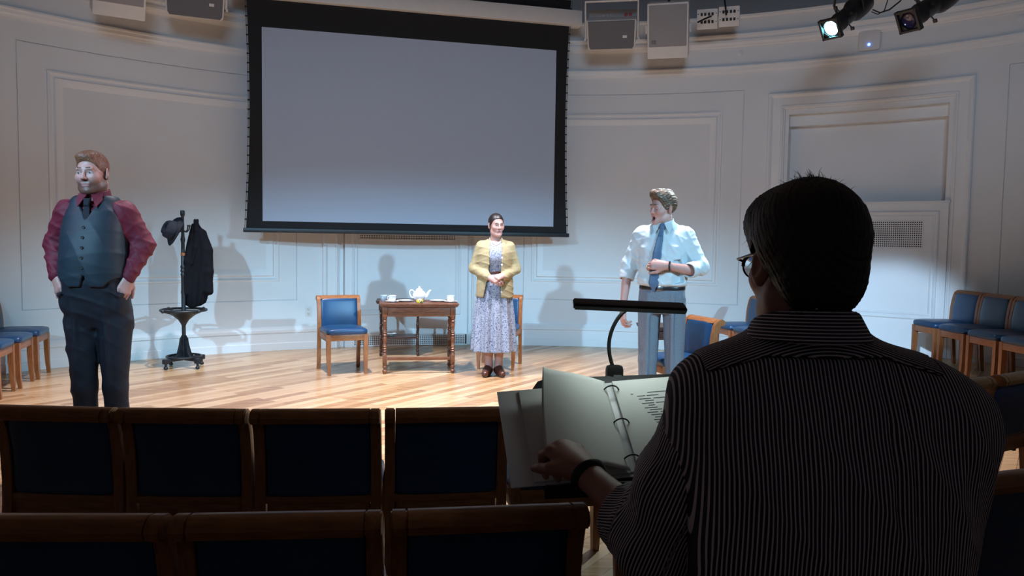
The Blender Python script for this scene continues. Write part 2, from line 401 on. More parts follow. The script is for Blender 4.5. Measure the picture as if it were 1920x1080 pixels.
# ------------------------------------------------------------------ projection screen
SY = 0.2604; SW, SH = 3.4567, 2.1604
t = thing('projection_screen', 'large pull-down projection screen with black border hanging above the stage', 'screen', (-2.8387, 8.9, 1.5505), SY)
def sheet(name, m, outline, y0, y1):
    return MB().prism(outline, 'y', y0, y1).obj(name, m, t, False)
sheet('screen_surface', 'screen_fabric', [(0, 0), (SW, 0), (SW, SH), (0, SH)], -.004, -.001)
L = []; n = 16
for i in range(n + 1):
    f = i / n; L.append((-.135 - .045 * (2 * f - 1) ** 2, -.085 + f * (SH + .085 + .62)))
Rr = [(SW - x, z) for x, z in L]
sheet('screen_border', 'screen_black', [(x, z) for x, z in L] + Rr[::-1], 0, .003)
MB().box((SW / 2, 0, -.105), (SW + .42, .035, .05), .008).obj('bottom_bar', 'black_metal', t)
for sx in (0, 1):
    xs = (lambda x: x) if sx == 0 else (lambda x: SW - x)
    cord = MB().tube([(xs(x - .014), 0, z) for i, (x, z) in enumerate(L)], .003, 5).obj('tension_cord', 'black_metal', t)
    for i in range(1, 28):
        f = i / 28; x = -.135 - .045 * (2 * f - 1) ** 2; z = -.085 + f * (SH + .705)
        MB().box((xs(x - .008), 0, z), (.028, .004, .016)).obj('tab', 'screen_black', cord, False)
MB().box((SW / 2 - .02, .02, SH + .40), (SW + .66, .17, .19), .02).obj('case', 'white_plastic', t)
# ------------------------------------------------------------------ chairs
POST_F = [(.215, 0), (.195, .2), (.176, .40), (.17, .48), (.176, .58), (.188, .66), (.203, .72), (.213, .747), (.238, .765), (.268, .77), (.291, .761), (.302, .742), (.295, .722), (.276, .715), (.262, .724)]
POST_B = [(.247, .712), (.234, .67), (.221, .59), (.214, .48), (.216, .40), (.231, .2), (.248, 0)]
TOP = [(.203, .738), (.213, .747), (.238, .765), (.268, .77), (.291, .761), (.302, .742), (.295, .722), (.276, .715), (.262, .724), (.247, .712), (.236, .712)]
def yback(z):                                            # middle of the back, curving backwards towards the top
    zs = [.40, .48, .58, .66, .72, .77]; ys = [.196, .192, .198, .211, .226, .25]
    return float(np.interp(z, zs, ys))
def make_chair(label):
    t = thing('side_chair', label, 'chair', group='blue leather side chairs')
    MB().superq((0, -.038, .43), (.448, .405, .075), .55, .22, 40, 14, lambda v: (v.x * (.935 + .14 * (v.y + .2)), v.y, v.z + .012 * (1 - (v.x / .23) ** 2) * (v.z > .43))).obj('seat', 'blue_leather', t, ang=80)
    MB().box((0, -.213, .375), (.335, .024, .062), .004).obj('seat_rail', 'row_wood', t)
    MB().box((0, .195, .385), (.37, .024, .06), .004).obj('seat_rail', 'row_wood', t)
    for s in (-1, 1):
        MB().box((s * .1975, -.01, .378), (.022, .38, .062), .004, (0, 0, -s * .045)).obj('seat_rail', 'row_wood', t)
        bm = MB()
        for seg in range(1):
            pts = [(s * .188, -.205, .408), (s * .188, -.206, .25), (s * .186, -.212, .10), (s * .183, -.222, .0)]
            hw = [.0225, .0215, .018, .0145]; rings = []
            for (x, y, z), h in zip(pts, hw): rings.append([bm.bm.verts.new((x + a * h, y + c * h, z)) for a, c in ((-1, -1), (1, -1), (1, 1), (-1, 1))])
            for A, B in zip(rings, rings[1:]):
                for j in range(4): bm.bm.faces.new((A[j], A[(j + 1) % 4], B[(j + 1) % 4], B[j]))
            bm.bm.faces.new(rings[0]); bm.bm.faces.new(rings[-1][::-1])
        bm.obj('leg', 'chair_wood', t)
        lo, hi = (s * .226, s * .189) if s < 0 else (s * .189, s * .226)
        MB().prism(POST_F + POST_B, 'x', lo, hi, .004).obj('back_post', 'chair_wood', t)
        MB().box((s * .180, 0, .335), (.022, .34, .016), .003).obj('linking_bar', 'black_metal', t)
    MB().prism(TOP, 'x', -.188, .188).obj('top_rail', 'row_wood', t)
    MB().box((0, .20, .421), (.384, .026, .026), .005).obj('lower_rail', 'row_wood', t)
    MB().superq((0, 0, .588), (.378, .052, .306), .13, .35, 40, 22, lambda v: (v.x, v.y + yback(v.z) - .004 - .006 * (v.y < 0) * (1 - (v.x / .2) ** 2), v.z)).obj('backrest', 'blue_leather', t, ang=80)
    return t
R_ = math.radians
spots = [  # x, y, z, facing angle, label
    (-1.73, 8.0, 0, R_(24), 'blue leather side chair left of the tea table, turned towards it'),
    (-.134, 8.45, 0, R_(-7.5), 'blue leather side chair right behind the woman in the floral dress'),
    (1.35, 6.32, 0, R_(-70), 'blue leather side chair behind the man in grey trousers'),
    (-4.72, 7.42, 0, R_(107), 'side chair at the left edge, farthest back of the three along the wall'),
    (-4.60, 6.96, 0, R_(107), 'side chair at the left edge, middle of the three along the wall'),
    (-4.48, 6.50, 0, R_(107), 'side chair at the left edge, nearest of the three and mostly cut off'),
    (2.62, 8.90, 0, R_(-80), 'farthest of the three side chairs beyond the seated man\'s left cheek'),
    (2.70, 8.43, 0, R_(-80), 'middle of the three side chairs beyond the seated man\'s left cheek'),
    (2.78, 7.96, 0, R_(-80), 'nearest of the three side chairs beyond the seated man\'s left cheek'),
    (4.40, 7.90, .16, R_(-88), 'side chair on the right platform, farthest of the row at the wall'),
    (4.41, 7.43, .16, R_(-88), 'side chair on the right platform, second from the wall niche'),
    (4.42, 6.96, .16, R_(-88), 'side chair on the right platform, third from the wall niche'),
    (4.43, 6.49, .16, R_(-88), 'side chair on the right platform, nearest of the row and cut off by the frame')]
AC = (-1.3, 9.92)                                        # centre of the curved audience rows
def row_spots(rad, xs, labels):
    for x, lb in zip(xs, labels):
        # top rail on the arc; chair faces the centre
        y = AC[1] - math.sqrt(rad ** 2 - (x - AC[0]) ** 2)
        d = Vector((AC[0] - x, AC[1] - y)).normalized()
        ang = math.atan2(d.x, -d.y)
        spots.append((x + d.x * .27, y + d.y * .27, 0, ang, lb))
row_spots(7.20, [-1.62, -1.155, -.69, -.225, .24, .70, 1.16, 1.62, 2.07, 2.52],
    ['front row chair seen from behind at the left edge, below the man in the waistcoat', 'front row chair seen from behind, second from the left edge, below the coat stand',
     'front row chair seen from behind below the empty stage chair',
     'front row chair seen from behind below the tea table, beside the open binder', 'front row chair hidden behind the open binder',
     'front row chair hidden behind the striped shirt and the music stand', 'front row chair hidden behind the seated man\'s back',
     'front row chair hidden behind the seated man\'s right shoulder', 'front row chair seen from behind just right of the seated man\'s shoulder',
     'front row chair seen from behind at the right edge of the frame'])
row_spots(8.27, [-.972, -.508, -.040, .88, 1.338],
    ['second row chair back in the bottom left corner, nearest the camera', 'second row chair back at the bottom, second from the left edge',
     'second row chair back at the bottom beside the seated man\'s forearm', 'second row chair hidden behind the seated man\'s right side',
     'second row chair back at the right edge, below the front row'])
ch0 = make_chair('x')
for i, (x, y, z, a, lb) in enumerate(spots):
    c = ch0 if i == 0 else copy_tree(ch0)
    c.location = (x, y, z); c.rotation_euler = (0, 0, a); c['label'] = lb

# ------------------------------------------------------------------ tables
def turned_leg(h, r, blocks):
    """lathe profile with beads; square blocks are added separately"""
    prof = []
    for f, k in [(0, .55), (.03, .8), (.055, .95), (.075, .6), (.09, .5), (.11, .85), (.13, .9), (.15, .55), (.17, .8), (.36, .8), (.38, .55), (.40, .95), (.42, .6), (.44, .95), (.46, .6), (.48, .9), (.50, .55), (.56, .72), (.62, .95), (.66, .6), (.68, .95), (.70, .6), (.72, .9), (.74, .55), (.80, .62), (.86, .78), (.90, .6), (.92, .95), (.94, .6), (.96, .9), (1, .9)]:
        prof.append((r * k, h * f))
    return prof
def make_table(name, label, loc, rotz, W, D, H, wood, shelf=None, apron=.10, legr=.026, stretch=True, cat='table'):
    t = thing(name, label, cat, loc, rotz)
    out = []; nx, ny = 44, 28
    def wob(u): return .004 * math.sin(u * 62) * (1 if name == 'tea_table' else 0)
    for i in range(nx): f = i / nx; out.append((-W / 2 + W * f, -D / 2 + wob(f * W)))
    for i in range(ny): f = i / ny; out.append((W / 2 + wob(f * D), -D / 2 + D * f))
    for i in range(nx): f = i / nx; out.append((W / 2 - W * f, D / 2 + wob(f * W)))
    for i in range(ny): f = i / ny; out.append((-W / 2 + wob(f * D), D / 2 - D * f))
    mb = MB().prism(out, 'z', H - .012, H)
    mb.prism([(x * .985, y * .975) for x, y in out], 'z', H - .024, H - .012)
    mb.prism([(x * .965, y * .95) for x, y in out], 'z', H - .034, H - .024)
    mb.obj('table_top', wood, t, False)
    ix, iy = W / 2 - .055, D / 2 - .055; za = H - .034
    for s in (-1, 1):
        m1 = MB().box((0, s * iy, za - apron / 2), (2 * ix - .04, .02, apron), .002); m1.box((0, s * (iy + .004), za - apron + .012), (2 * ix - .04, .026, .012), .003); m1.box((0, s * (iy + .004), za - apron + .034), (2 * ix - .04, .022, .006), .002)
        m1.obj('apron', wood, t)
        m2 = MB().box((s * ix, 0, za - apron / 2), (.02, 2 * iy - .04, apron), .002); m2.box((s * (ix + .004), 0, za - apron + .012), (.026, 2 * iy - .04, .012), .003)
        m2.obj('apron', wood, t)
    for sx in (-1, 1):
        for sy in (-1, 1):
            lb = MB(); M = Matrix.Translation((sx * ix, sy * iy, 0))
            hb = za - apron
            lb.lathe(turned_leg(hb, legr, 0), 16, M)
            lb.box((sx * ix, sy * iy, hb + apron / 2), (.05, .05, apron), .003)
            if stretch: lb.box((sx * ix, sy * iy, .155), (.044, .044, .075), .004)
            lb.obj('leg', wood, t, ang=50)
    if stretch:
        for s in (-1, 1): MB().box((s * ix, 0, .155), (.026, 2 * iy - .05, .03), .004).obj('stretcher', wood, t)
        MB().box((0, -iy, .155), (2 * ix - .05, .026, .03), .004).obj('stretcher', wood, t)
    if shelf: MB().box((0, 0, shelf), (2 * ix + .02, 2 * iy + .02, .018), .004).obj('shelf', wood, t)
    return t
tt = make_table('tea_table', 'brown wooden tea table with turned legs, laid with a tea set', (-.975, 8.15, 0), R_(9), .80, .55, .72, 'table_wood')
make_table('side_table', 'dark small side table with a low shelf, behind the tea table', (-1.33, 9.25, 0), R_(8), .54, .42, .65, 'dark_table_wood', shelf=.215, apron=.075, legr=.018, stretch=False)
make_table('lamp_table', 'small dark wooden table behind the legs of the man in grey trousers', (1.47, 7.30, 0), R_(4), .52, .40, .605, 'dark_table_wood', apron=.09, legr=.024, stretch=False)

# ------------------------------------------------------------------ tea things
def tpos(x, y): return tt.matrix_basis @ Vector((x, y, .72))
ZT_ = .7205
def tea(px, dy):
    """spot on the tea table seen at column px, dy metres from the table's middle line"""
    best = None; a = R_(9)
    for i in range(400):
        lx = -.4 + .8 * i / 399; X = -.975 + lx * math.cos(a) - dy * math.sin(a); Y = 8.15 + lx * math.sin(a) + dy * math.cos(a)
        q = 960 + FPX * X / Y
        if best is None or abs(q - px) < best[0]: best = (abs(q - px), X, Y)
    return (best[1], best[2], ZT_)
p = tea(786, .02); t = thing('teapot', 'round white porcelain teapot on the tea table', 'teapot', p, R_(5))
MB().lathe([(.034, 0), (.036, .006), (.034, .010), (.052, .025), (.066, .05), (.069, .07), (.062, .092), (.046, .108), (.036, .114), (.035, .12), (.0, .12)], 32).obj('body', 'porcelain', t, ang=60)
lid = MB().lathe([(.037, .119), (.036, .124), (.026, .134), (.012, .141), (.008, .146), (.011, .152), (.009, .158), (0, .160)], 28).obj('lid', 'porcelain', t, ang=60)
MB().tube([(.055, 0, .045), (.075, 0, .06), (.088, 0, .085), (.10, 0, .105), (.114, 0, .115), (.121, 0, .118)], [.020, .017, .013, .010, .009, .008], 12).obj('spout', 'porcelain', t)
MB().tube([(-.050, 0, .10), (-.07, 0, .118), (-.09, 0, .118), (-.10, 0, .10), (-.098, 0, .075), (-.085, 0, .05), (-.065, 0, .038)], .0062, 10).obj('handle', 'porcelain', t)
def cup(px, dy, label, saucer=True, m='porcelain', rz=0):
    p = tea(px, dy); z0 = .009 if saucer else 0
    if saucer:
        tag(MB().lathe([(0, .0), (.035, .0), (.036, .003), (.055, .007), (.069, .012), (.070, .014), (.055, .010), (.03, .006), (0, .006)], 32).obj('saucer', 'porcelain', None, loc=p, ang=60), 'white saucer under the ' + label, 'saucer', 'saucers on the tea table')
    t = thing('teacup', label, 'teacup', (p[0], p[1], p[2] + z0 * .75), rz, 'teacups on the tea table')
    MB().lathe([(0, 0), (.022, 0), (.024, .005), (.030, .012), (.037, .030), (.040, .060), (.041, .062), (.038, .060), (.035, .032), (.027, .014), (0, .010)], 28).obj('bowl', m, t, ang=60)
    MB().tube([(0, .036, .05), (0, .05, .052), (0, .057, .042), (0, .053, .028), (0, .036, .02)], .0032, 8).obj('handle', m, t)
cup(720, .04, 'pale blue teacup at the left corner of the tea table', False, 'blue_porcelain')
cup(735, -.08, 'white teacup at the left end of the tea table', True, 'porcelain', 2.2)
cup(845, -.08, 'white teacup at the right end of the tea table', True, 'porcelain', -.4)
for px, dy, lb in ((760, .02, 'white plate between the left cup and the teapot'), (821, .02, 'white plate between the teapot and the right cup')):
    tag(MB().lathe([(0, 0), (.05, 0), (.052, .003), (.062, .006), (.088, .013), (.0885, .0145), (.062, .009), (.05, .006), (0, .006)], 40).obj('plate', 'porcelain', None, loc=tea(px, dy), ang=60), lb, 'plate', 'plates on the tea table')
    k = tea(px + 8, dy - .03)
    tag(MB().box((0, 0, .002), (.19, .010, .003), .001).obj('table_knife', 'chrome', None, loc=(k[0], k[1], k[2] + .0145), rot=(0, 0, .1)), 'silver knife lying across the ' + lb, 'knife', 'knives on the plates')
# posy of white and yellow flowers by the front edge
p = tea(787, -.2); t = thing('flower_posy', 'tiny white and yellow flower posy at the front edge of the tea table', 'flowers', p)
mat('petal_white', (0.75, 0.75, 0.72), .6, var=.05); mat('petal_yellow', (0.72, 0.52, 0.05), .6, var=.1); mat('stem_green', (0.06, 0.14, 0.04), .6, var=.3)
for i, (x, y, z) in enumerate([(-.02, 0, .022), (.0, -.012, .03), (.018, 0, .026), (.006, .014, .024), (-.01, -.016, .016)]):
    fl = MB().sphere((x, y, z), .0065, 6).obj('flower', 'petal_yellow', t)
    pm = MB()
    for j in range(6):
        a = j * PI / 3; pm.sphere((x + .012 * math.cos(a), y + .004, z + .012 * math.sin(a)), (.0075, .002, .0055), 5, Matrix.Rotation(-a, 4, 'Y'))
    pm.obj('petals', 'petal_white' if i % 2 else 'petal_yellow', fl)
MB().tube([(-.03, .0, .004), (0, 0, .008), (.03, .01, .005)], .006, 6).tube([(-.02, .0, .004), (-.02, 0, .022)], .002, 5).tube([(.0, -.01, .004), (0, -.01, .03)], .002, 5).tube([(.018, .0, .004), (.018, 0, .026)], .002, 5).obj('stems', 'stem_green', t)
# pale blue dish on the shelf of the side table
tag(MB().lathe([(0, 0), (.04, 0), (.045, .01), (.07, .03), (.078, .036), (.074, .036), (.045, .016), (0, .012)], 28).obj('shelf_dish', 'blue_porcelain', None, loc=(-1.43, 9.16, .225), ang=60), 'pale blue dish on the low shelf of the dark side table', 'dish')

# ------------------------------------------------------------------ hat stand with hat and coat
RX, RY = -3.41, 8.10
t = thing('coat_stand', 'black iron coat stand with round tray, beside the man in the waistcoat', 'coat stand', (RX, RY, 0), .25)
post = MB().lathe([(.020, .10), (.020, .52), (.024, .55), (.024, .60), (.021, .62), (.022, .95), (.027, .97), (.021, .99), (.028, 1.01), (.022, 1.03), (.028, 1.05), (.021, 1.07), (.018, 1.30), (.024, 1.33), (.018, 1.36), (.016, 1.38), (.015, 1.57), (.022, 1.58), (.024, 1.60), (.021, 1.63), (.0, 1.635)], 18)
post.obj('post', 'black_iron', t, ang=35)
MB().lathe([(.0222, 1.165), (.0226, 1.165), (.0226, 1.195), (.0222, 1.195)], 18).obj('copper_band', 'chair_wood', t)
ring = lambda r, z, n=40: [(r * math.cos(2 * PI * i / n), r * math.sin(2 * PI * i / n), z) for i in range(n)]
MB().tube(ring(.222, .60), .013, 10, True).obj('tray_ring', 'black_iron', t)
MB().lathe([(.022, .44), (.030, .46), (.055, .50), (.11, .545), (.17, .575), (.185, .582), (.17, .588), (.10, .562), (.03, .52)], 28).obj('tray_bowl', 'black_iron', t)
for k in range(4):
    a = k * PI / 2 + PI / 4; c, s = math.cos(a), math.sin(a)
    MB().tube([(.17 * c, .17 * s, .578), (.24 * c, .24 * s, .60)], .010, 8).sphere((.243 * c, .243 * s, .60), .019, 8).obj('tray_arm', 'black_iron', t)
    leg = MB().box((.115 * c, .115 * s, .095), (.19, .045, .035), .008, (0, 0, a)); leg.box((.215 * c, .215 * s, .085), (.05, .055, .05), .006, (0, 0, a))
    L_ = leg.obj('foot', 'black_iron', t)
    MB().lathe([(.0, .0), (.018, .004), (.022, .018), (.017, .030), (.012, .034), (.012, .062), (0, .062)], 12, Matrix.Translation((.215 * c, .215 * s, 0))).obj('castor', 'black_metal', L_)
    MB().prism([(.018, .10), (.11, .11), (.075, .15), (.055, .23), (.045, .30), (.018, .34)], 'y', -.014, .014, .004).obj('buttress', 'black_iron', t, rot=(0, 0, a))
    hz = 1.42
    MB().tube([(.014 * c, .014 * s, hz), (.05 * c, .05 * s, hz - .01), (.075 * c, .075 * s, hz + .015), (.085 * c, .085 * s, hz + .05)], [.008, .007, .006, .007], 8).sphere((.085 * c, .085 * s, hz + .055), .010, 6).obj('hook', 'black_iron', t)
MB().tube(ring(.17, .118), .010, 8, True).obj('base_ring', 'black_iron', t)
# felt hat hung on a hook, crown towards the viewer's left
hat = thing('felt_hat', 'dark grey felt fedora with black band hung on the coat stand', 'hat', at(329, 434, 7.93))
hat.rotation_euler = (Vector((-.62, -.62, .30)).to_track_quat('Z', 'Y').to_matrix() @ Euler((0, 0, 2.6)).to_matrix()).to_euler()
def hat_mesh():
    mb = MB(); n = 40; rings = []
    prof = [(1.62, .012), (1.60, .004), (1.40, -.008), (1.18, -.004), (1.02, .004), (.98, .03), (.95, .065), (.90, .095), (.80, .112), (.60, .112), (.3, .100), (.08, .096)]
    for k, z in prof:
        ring_ = []
        for i in range(n):
            a = 2 * PI * i / n; x = k * .083 * math.cos(a); y = k * .098 * math.sin(a)
            zz = z
            if k > 1.1: zz += .022 * math.cos(a) ** 2 * (k - 1.02) / .6 - .014 * math.sin(a) ** 2 * (k - 1.02) / .6
            if z > .06: zz -= .026 * math.exp(-(x / .02) ** 2) * (z - .05) / .05; x *= 1 - .22 * max(0, -math.sin(a)) * (z - .06) / .05
            ring_.append(mb.bm.verts.new((x, y, zz)))
        rings.append(ring_)
    for A, B in zip(rings, rings[1:]):
        for j in range(n): mb.bm.faces.new((A[j], A[(j + 1) % n], B[(j + 1) % n], B[j]))
    mb.bm.faces.new(rings[-1])
    return mb
ho = hat_mesh().obj('crown_and_brim', 'felt', hat, ang=80)
so = ho.modifiers.new('thick', 'SOLIDIFY'); so.thickness = .003
mb = MB(); n = 40
A = [mb.bm.verts.new((k * .083 * math.cos(2 * PI * i / n), k * .098 * math.sin(2 * PI * i / n), z)) for k, z in ((1.035, .006), (1.0, .034), (1.05, .034), (1.07, .006)) for i in range(n)]
for r in range(4):
    for i in range(n): mb.bm.faces.new((A[r * n + i], A[r * n + (i + 1) % n], A[((r + 1) % 4) * n + (i + 1) % n], A[((r + 1) % 4) * n + i]))
mb.obj('hat_band', 'screen_black', hat)
# ------------------------------------------------------------------ organic modelling: smooth distance fields turned into meshes
f32 = np.float32
def smin(a, b, k):
    h = np.clip(.5 + .5 * (b - a) / k, 0, 1); return b + (a - b) * h - k * h * (1 - h)
def smax(a, b, k): return -smin(-a, -b, k)
def nvec(v): v = np.asarray(v, float); return v / np.linalg.norm(v)
def pch(xs, ys, n=200):
    """smooth monotone-ish table through the given points"""
    xs = np.asarray(xs, float); ys = np.asarray(ys, float); t = np.linspace(xs[0], xs[-1], n)
    m = np.gradient(ys, xs); i = np.clip(np.searchsorted(xs, t) - 1, 0, len(xs) - 2); h = xs[i + 1] - xs[i]; u = (t - xs[i]) / h
    y = (2 * u ** 3 - 3 * u ** 2 + 1) * ys[i] + (u ** 3 - 2 * u ** 2 + u) * h * m[i] + (-2 * u ** 3 + 3 * u ** 2) * ys[i + 1] + (u ** 3 - u ** 2) * h * m[i + 1]
    return lambda z: np.interp(z, t, y)
def cap(a, b, ra, rb, flat=None):
    a = np.asarray(a, float); b = np.asarray(b, float); ab = b - a; L2 = max(ab @ ab, 1e-9); r = max(ra, rb) * (1.0 if not flat else max(1.0, flat[1]))
    def fn(X, Y, Z):
        px, py, pz = X - a[0], Y - a[1], Z - a[2]
        t = np.clip((px * ab[0] + py * ab[1] + pz * ab[2]) / L2, 0, 1)
        qx, qy, qz = px - t * ab[0], py - t * ab[1], pz - t * ab[2]
        q = qx * qx + qy * qy + qz * qz
        if flat:
            ax = nvec(flat[0]); c = qx * ax[0] + qy * ax[1] + qz * ax[2]; q = q + c * c * (1 / flat[1] ** 2 - 1)
        return np.sqrt(np.maximum(q, 0)) - (ra + (rb - ra) * t)
    return fn, np.minimum(a, b) - r, np.maximum(a, b) + r
def ell(c, r, R=None):
    c = np.asarray(c, float); r = np.asarray(r, float) * np.ones(3); m = r.max()
    Rm = np.eye(3) if R is None else np.array(R)
    def fn(X, Y, Z):
        p = [X - c[0], Y - c[1], Z - c[2]]
        q = [sum(Rm[j][i] * p[j] for j in range(3)) for i in range(3)]
        k0 = np.sqrt((q[0] / r[0]) ** 2 + (q[1] / r[1]) ** 2 + (q[2] / r[2]) ** 2)
        k1 = np.sqrt((q[0] / r[0] ** 2) ** 2 + (q[1] / r[1] ** 2) ** 2 + (q[2] / r[2] ** 2) ** 2)
        return k0 * (k0 - 1) / np.maximum(k1, 1e-6)
    return fn, c - m, c + m
def loft(zs, cx, cy, rx, ry, p=2.3, rip=None):
    one = lambda v: np.full(len(zs), v, float) if np.isscalar(v) else np.asarray(v, float)
    cx, cy, rx, ry = map(one, (cx, cy, rx, ry)); CX, CY, RX, RY = (pch(zs, v) for v in (cx, cy, rx, ry))
    def fn(X, Y, Z):
        a = (X - CX(Z)) / RX(Z); b = (Y - CY(Z)) / RY(Z); k = (np.abs(a) ** p + np.abs(b) ** p) ** (1 / p)
        if rip is not None: k = k - rip(np.arctan2(a, -b), Z)
        d = (k - 1) * np.minimum(RX(Z), RY(Z))
        return smax(smax(d, Z - zs[-1], .012), zs[0] - Z, .012)
    return fn, np.array([(cx - rx).min() * 1.1, (cy - ry).min() * 1.1, zs[0]]) - .02, np.array([(cx + rx).max() * 1.1, (cy + ry).max() * 1.1, zs[-1]]) + .02
def rbx(c, half, R=None, r=.01):
    c = np.asarray(c, float); half = np.asarray(half, float); Rm = np.eye(3) if R is None else np.array(R); m = np.linalg.norm(half)
    def fn(X, Y, Z):
        p = [X - c[0], Y - c[1], Z - c[2]]
        q = [np.abs(sum(Rm[j][i] * p[j] for j in range(3))) - (half[i] - r) for i in range(3)]
        o = np.sqrt(sum(np.maximum(v, 0) ** 2 for v in q)); return o + np.minimum(np.maximum(np.maximum(q[0], q[1]), q[2]), 0) - r
    return fn, c - m, c + m

class Vol:
    def __init__(s, lo, hi, h):
        s.h = h; s.lo = np.asarray(lo, float)
        s.ax = [np.arange(lo[i], hi[i] + h, h) for i in range(3)]
        s.D = np.full([len(a) for a in s.ax], 0.5, f32)
    def blk(s, lo, hi, m):
        sl = tuple(slice(max(0, int((lo[i] - m - s.lo[i]) / s.h) - 1), max(0, int((hi[i] + m - s.lo[i]) / s.h) + 2)) for i in range(3))
        g = [s.ax[i][sl[i]].astype(f32) for i in range(3)]
        return sl, g[0][:, None, None], g[1][None, :, None], g[2][None, None, :]
    def add(s, prim, k=.02):
        fn, lo, hi = prim; sl, X, Y, Z = s.blk(lo, hi, k + 2 * s.h + .01)
        if s.D[sl].size: s.D[sl] = smin(s.D[sl], fn(X, Y, Z), k)
        return s
    def chain(s, pts, rs, k=.02, flat=None):
        for i in range(len(pts) - 1): s.add(cap(pts[i], pts[i + 1], rs[i], rs[i + 1], flat), k)
        return s
    def sub(s, prim, k=.006):
        fn, lo, hi = prim; sl, X, Y, Z = s.blk(lo, hi, k + 2 * s.h)
        if s.D[sl].size: s.D[sl] = smax(s.D[sl], -fn(X, Y, Z), k)
        return s
    def cut(s, fn, k=.004):                       # keep where fn < 0
        sl, X, Y, Z = s.blk([a[0] for a in s.ax], [a[-1] for a in s.ax], 0)
        s.D[sl] = smax(s.D[sl], fn(X, Y, Z), k); return s
    def disp(s, fn):
        X, Y, Z = (s.ax[0][:, None, None].astype(f32), s.ax[1][None, :, None].astype(f32), s.ax[2][None, None, :].astype(f32))
        near = np.abs(s.D) < .04
        if near.any():
            ii = np.nonzero(near); s.D[ii] += fn(s.ax[0][ii[0]], s.ax[1][ii[1]], s.ax[2][ii[2]]).astype(f32)
        return s
    def net(s):
        D = s.D; nx, ny, nz = D.shape; ins = D < 0
        c = np.zeros((nx - 1, ny - 1, nz - 1), np.uint8)
        offs = [(i, j, k) for i in (0, 1) for j in (0, 1) for k in (0, 1)]
        for i, j, k in offs: c += ins[i:nx - 1 + i, j:ny - 1 + j, k:nz - 1 + k]
        I = np.nonzero((c > 0) & (c < 8)); N = len(I[0])
        V = np.stack([D[I[0] + i, I[1] + j, I[2] + k] for i, j, k in offs], 1)
        O = np.array(offs, float); acc = np.zeros((N, 3)); cnt = np.zeros(N)
        for a in range(8):
            for b in range(a + 1, 8):
                if np.abs(O[a] - O[b]).sum() != 1: continue
                va, vb = V[:, a], V[:, b]; m = (va < 0) != (vb < 0); t = np.where(m, va / np.where(m, va - vb, 1), 0)
                acc += np.where(m[:, None], O[a] + t[:, None] * (O[b] - O[a]), 0); cnt += m
        P = (np.stack(I, 1) + acc / cnt[:, None]) * s.h + s.lo
        idx = np.full(c.shape, -1, np.int32); idx[I] = np.arange(N)
        Q = []
        for ax in range(3):
            sl0 = [slice(1, -1)] * 3; sl1 = [slice(1, -1)] * 3; sl0[ax] = slice(0, -1); sl1[ax] = slice(1, None)
            A = ins[tuple(sl0)]; B = ins[tuple(sl1)]; e = np.nonzero(A != B)
            base = [e[0] + (0 if ax == 0 else 1), e[1] + (0 if ax == 1 else 1), e[2] + (0 if ax == 2 else 1)]
            u, w_ = [(1, 2), (2, 0), (0, 1)][ax]
            def cell(du, dw):
                q = [b.copy() for b in base]; q[u] -= du; q[w_] -= dw; return idx[q[0], q[1], q[2]]
            quad = np.stack([cell(1, 1), cell(0, 1), cell(0, 0), cell(1, 0)], 1)
            fl = ~A[e]; quad[fl] = quad[fl][:, ::-1]
            Q.append(quad)
        Q = np.concatenate(Q); Q = Q[(Q >= 0).all(1)]
        return P, Q
def np_mesh(P, Q):
    me = bpy.data.meshes.new('m'); P = np.asarray(P, f32); Q = np.asarray(Q, np.int32)
    me.vertices.add(len(P)); me.vertices.foreach_set('co', P.ravel())
    me.loops.add(Q.size); me.loops.foreach_set('vertex_index', Q.ravel())
    me.polygons.add(len(Q)); me.polygons.foreach_set('loop_start', np.arange(0, Q.size, 4, dtype=np.int32))
    me.update(calc_edges=True); me.polygons.foreach_set('use_smooth', np.ones(len(Q), bool)); return me
def set_col(me, C):
    a = me.color_attributes.new('Col', 'FLOAT_COLOR', 'POINT'); a.data.foreach_set('color', np.concatenate([C, np.ones((len(C), 1))], 1).astype(f32).ravel())
def set_f(me, name, v):
    a = me.attributes.new(name, 'FLOAT', 'POINT'); a.data.foreach_set('value', np.asarray(v, f32))
def xf(P, M):
    M = np.array(M); return P @ M[:3, :3].T + M[:3, 3]
def joinm(parts):
    Ps, Qs, Cs, o = [], [], [], 0
    for P, Q, C in parts: Ps.append(P); Qs.append(Q + o); Cs.append(C); o += len(P)
    return np.concatenate(Ps), np.concatenate(Qs), np.concatenate(Cs)
def folds(seed, dirs, amp):
    r = np.random.default_rng(seed); W = [(np.asarray(d, float), r.uniform(0, 6.28), r.uniform(.7, 1.3)) for d in dirs]
    def fn(x, y, z):
        s = 0
        for d, ph, a in W:
            wob = .7 * np.sin(7 * x + 1.3 * ph) + .7 * np.sin(9 * z + ph) + .5 * np.sin(8 * y)
            r_ = 1 - np.abs(np.sin(.5 * (d[0] * x + d[1] * y + d[2] * z) + ph + wob))
            msk = np.clip(.55 + .6 * np.sin(11 * x + 2 * ph) * np.sin(9 * z + 5 * ph) + .35 * np.sin(13 * y + ph), 0, 1)
            s = s + a * msk * (2.2 * r_ ** 2.2 - .55)
        return -amp * s / len(W)
    return fn
def vnoise(P, seed=0, f=30.):
    r = np.random.default_rng(seed); s = 0
    for i in range(6):
        d = r.normal(size=3); d /= np.linalg.norm(d); s = s + np.sin(P @ d * f * (1 + .35 * i) + r.uniform(0, 6.28) + 1.5 * np.sin(P @ np.roll(d, 1) * f * .6))
    return s / 6

